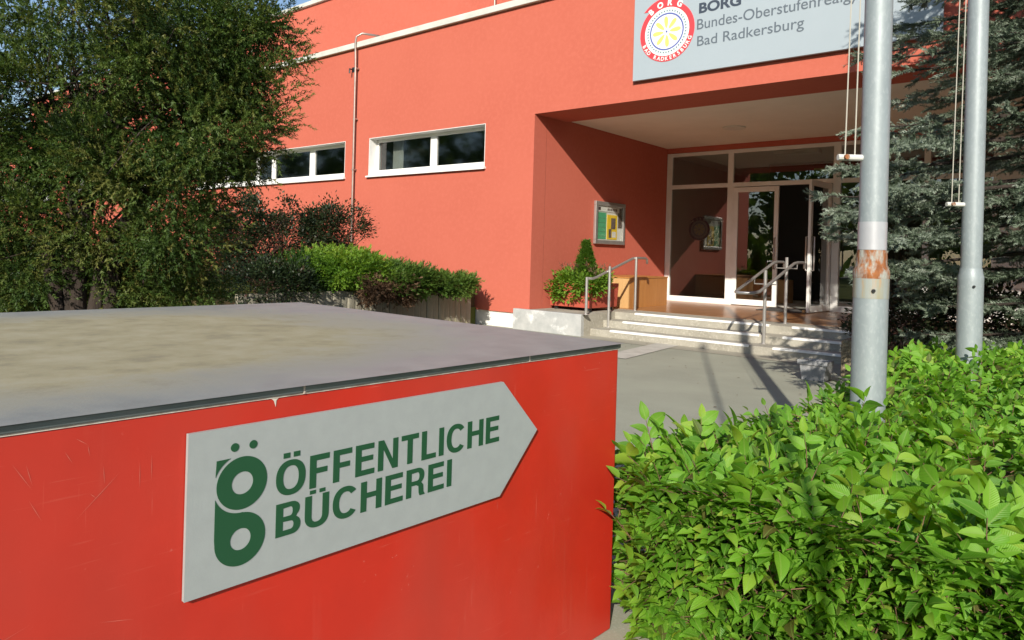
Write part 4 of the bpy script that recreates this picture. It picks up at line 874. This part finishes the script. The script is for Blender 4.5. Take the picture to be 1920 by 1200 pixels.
# shaded evergreen shrubs below the spruce
for i, (u, v, dp) in enumerate(((1715, 600, 7.2), (1800, 605, 6.8), (1895, 600, 6.6))):
    shrub('evergreen_shrub', ('shaded evergreen shrub right of the near flagpole', 'shaded evergreen shrub behind the clean flagpole', 'shaded evergreen shrub at the right picture edge')[i], 'shrub', u, v, dp, (.5, .5, .32), 60, 50, .16, 'leaf_dark', .055, zb=.05, rmean=.6)
shrub('planter_plant', 'small dark leafy plant growing in the aggregate planter', 'plant', 1612, 632, 8.7, (.3, .3, .14), 30, 46, .1, 'leaf_dark', .045, zb=.42, rmean=.8, nst=8)

# plants of the red planter
pc = Vector((-6.77, 10.13, .78)); cl = []
for _ in range(70):
    q = random.uniform(0, 2*PI); r_ = .46*random.random()**.5; p = pc+Vector((math.cos(q)*r_, math.sin(q)*r_, random.uniform(0, .14))); cl.append((p, Vector((math.cos(q), math.sin(q), .5))))
for _ in range(34):
    if random.random() < .6: p = Vector((random.uniform(-7.1, -6.36), 9.66+random.gauss(0, .02), random.uniform(.52, .84)))
    else: p = Vector((-6.31+random.gauss(0, .02), random.uniform(9.7, 10.3), random.uniform(.55, .84)))
    if abs(p.x+6.72) > .34 and p.z < .68: p.z += .18
    cl.append((p, Vector((.4, -1, -.2))))
foliage('trailing_leaves', cl, 40, .12, sl_, 'leaf_bright', PL, .075, .6, .15)
cn = []
for _ in range(260):
    h_ = random.random()**1.2; q = random.uniform(0, 2*PI); r_ = .20*(1-h_)+.02; cn.append((Vector((-6.66+math.cos(q)*r_, 10.0+math.sin(q)*r_, .80+.70*h_)), Vector((math.cos(q), math.sin(q), .6))))
foliage('cone_topiary', cn, 60, .05, sl_, 'leaf_bright', PL, .03, .15, .1)
fl = []
for _ in range(16): fl.append((pc+Vector((random.uniform(-.4, .4), random.uniform(-.35, .35), random.uniform(.15, .32))), UP))
foliage('sprigs', fl, 14, .09, fine, 'leaf_brown', PL, .45, .6, .2)

n_ = 90; lx = rng.uniform(-6.0, -1.7, n_); ly = rng.uniform(2.6, 9.2, n_)
lt_ = inst('leaf_litter', sl_[0], sl_[1], frames(np.stack([lx, ly, np.full(n_, .012)], 1), rdir(n_)*np.array([1, 1, .12]), np.tile([0, 0, 1.], (n_, 1)), rng.uniform(.02, .045, n_)), rng.uniform(0, 1, n_), 'leaf_brown', None)
lt_['kind'] = 'stuff'; lt_['label'] = 'scattered dry leaf bits on the grey pavement'; lt_['category'] = 'leaf litter'
# grass on the lawn near the yew foot and behind the cabinet
bl = [(-.006, 0, 0), (.006, 0, 0), (.004, .6, .08), (0, 1, .22)]; blf = [(0, 1, 2, 3)]
n_ = 16000; gx = rng.uniform(-16, -8.6, n_); gy = rng.uniform(1.2, 8.5, n_); gp = np.stack([gx, gy, np.where((gy > 4.3), .575, .115)], 1)
gd = rdir(n_)*.45+np.array([0, 0, 1]); go = inst('grass', bl, blf, frames(gp, gd, rdir(n_), rng.uniform(.06, .2, n_)), rng.uniform(0, 1, n_), 'grass', None)
go['kind'] = 'stuff'; go['label'] = 'loose pale green grass under the yew and shrubs'; go['category'] = 'grass'

# ------------------------------------------------------------ wood across the street, seen only mirrored in the panes
P, D, Z, Rn = [], [], [], []
for k in range(34):
    q = R(-168+k*5.0); c = Vector((-8+44*math.cos(q)*1.25, 5+44*math.sin(q), 7.6+random.uniform(-1.5, 1.5)))
    if k > 30: continue
    for p, d in clumps(c, (3.3, 3.3, 7.0), 110, shell=.1): P.append(tuple(p)); D.append(tuple(d+Vector(rdir(1)[0])*.7)); Z.append(random.uniform(1.4, 2.4)); Rn.append(random.random())
    for p, d in clumps(c, (3.8, 3.8, 7.6), 1500, shell=.25): P.append(tuple(p)); D.append(tuple(d+Vector(rdir(1)[0])*.7)); Z.append(random.uniform(.3, .6)); Rn.append(random.random())
fw_ = inst('far_wood', sl_[0], sl_[1], frames(P, D, rdir(len(P)), Z), Rn, 'leaf_mid', None); fw_['kind'] = 'stuff'; fw_['label'] = 'distant wood mirrored in the window panes'; fw_['category'] = 'wood'
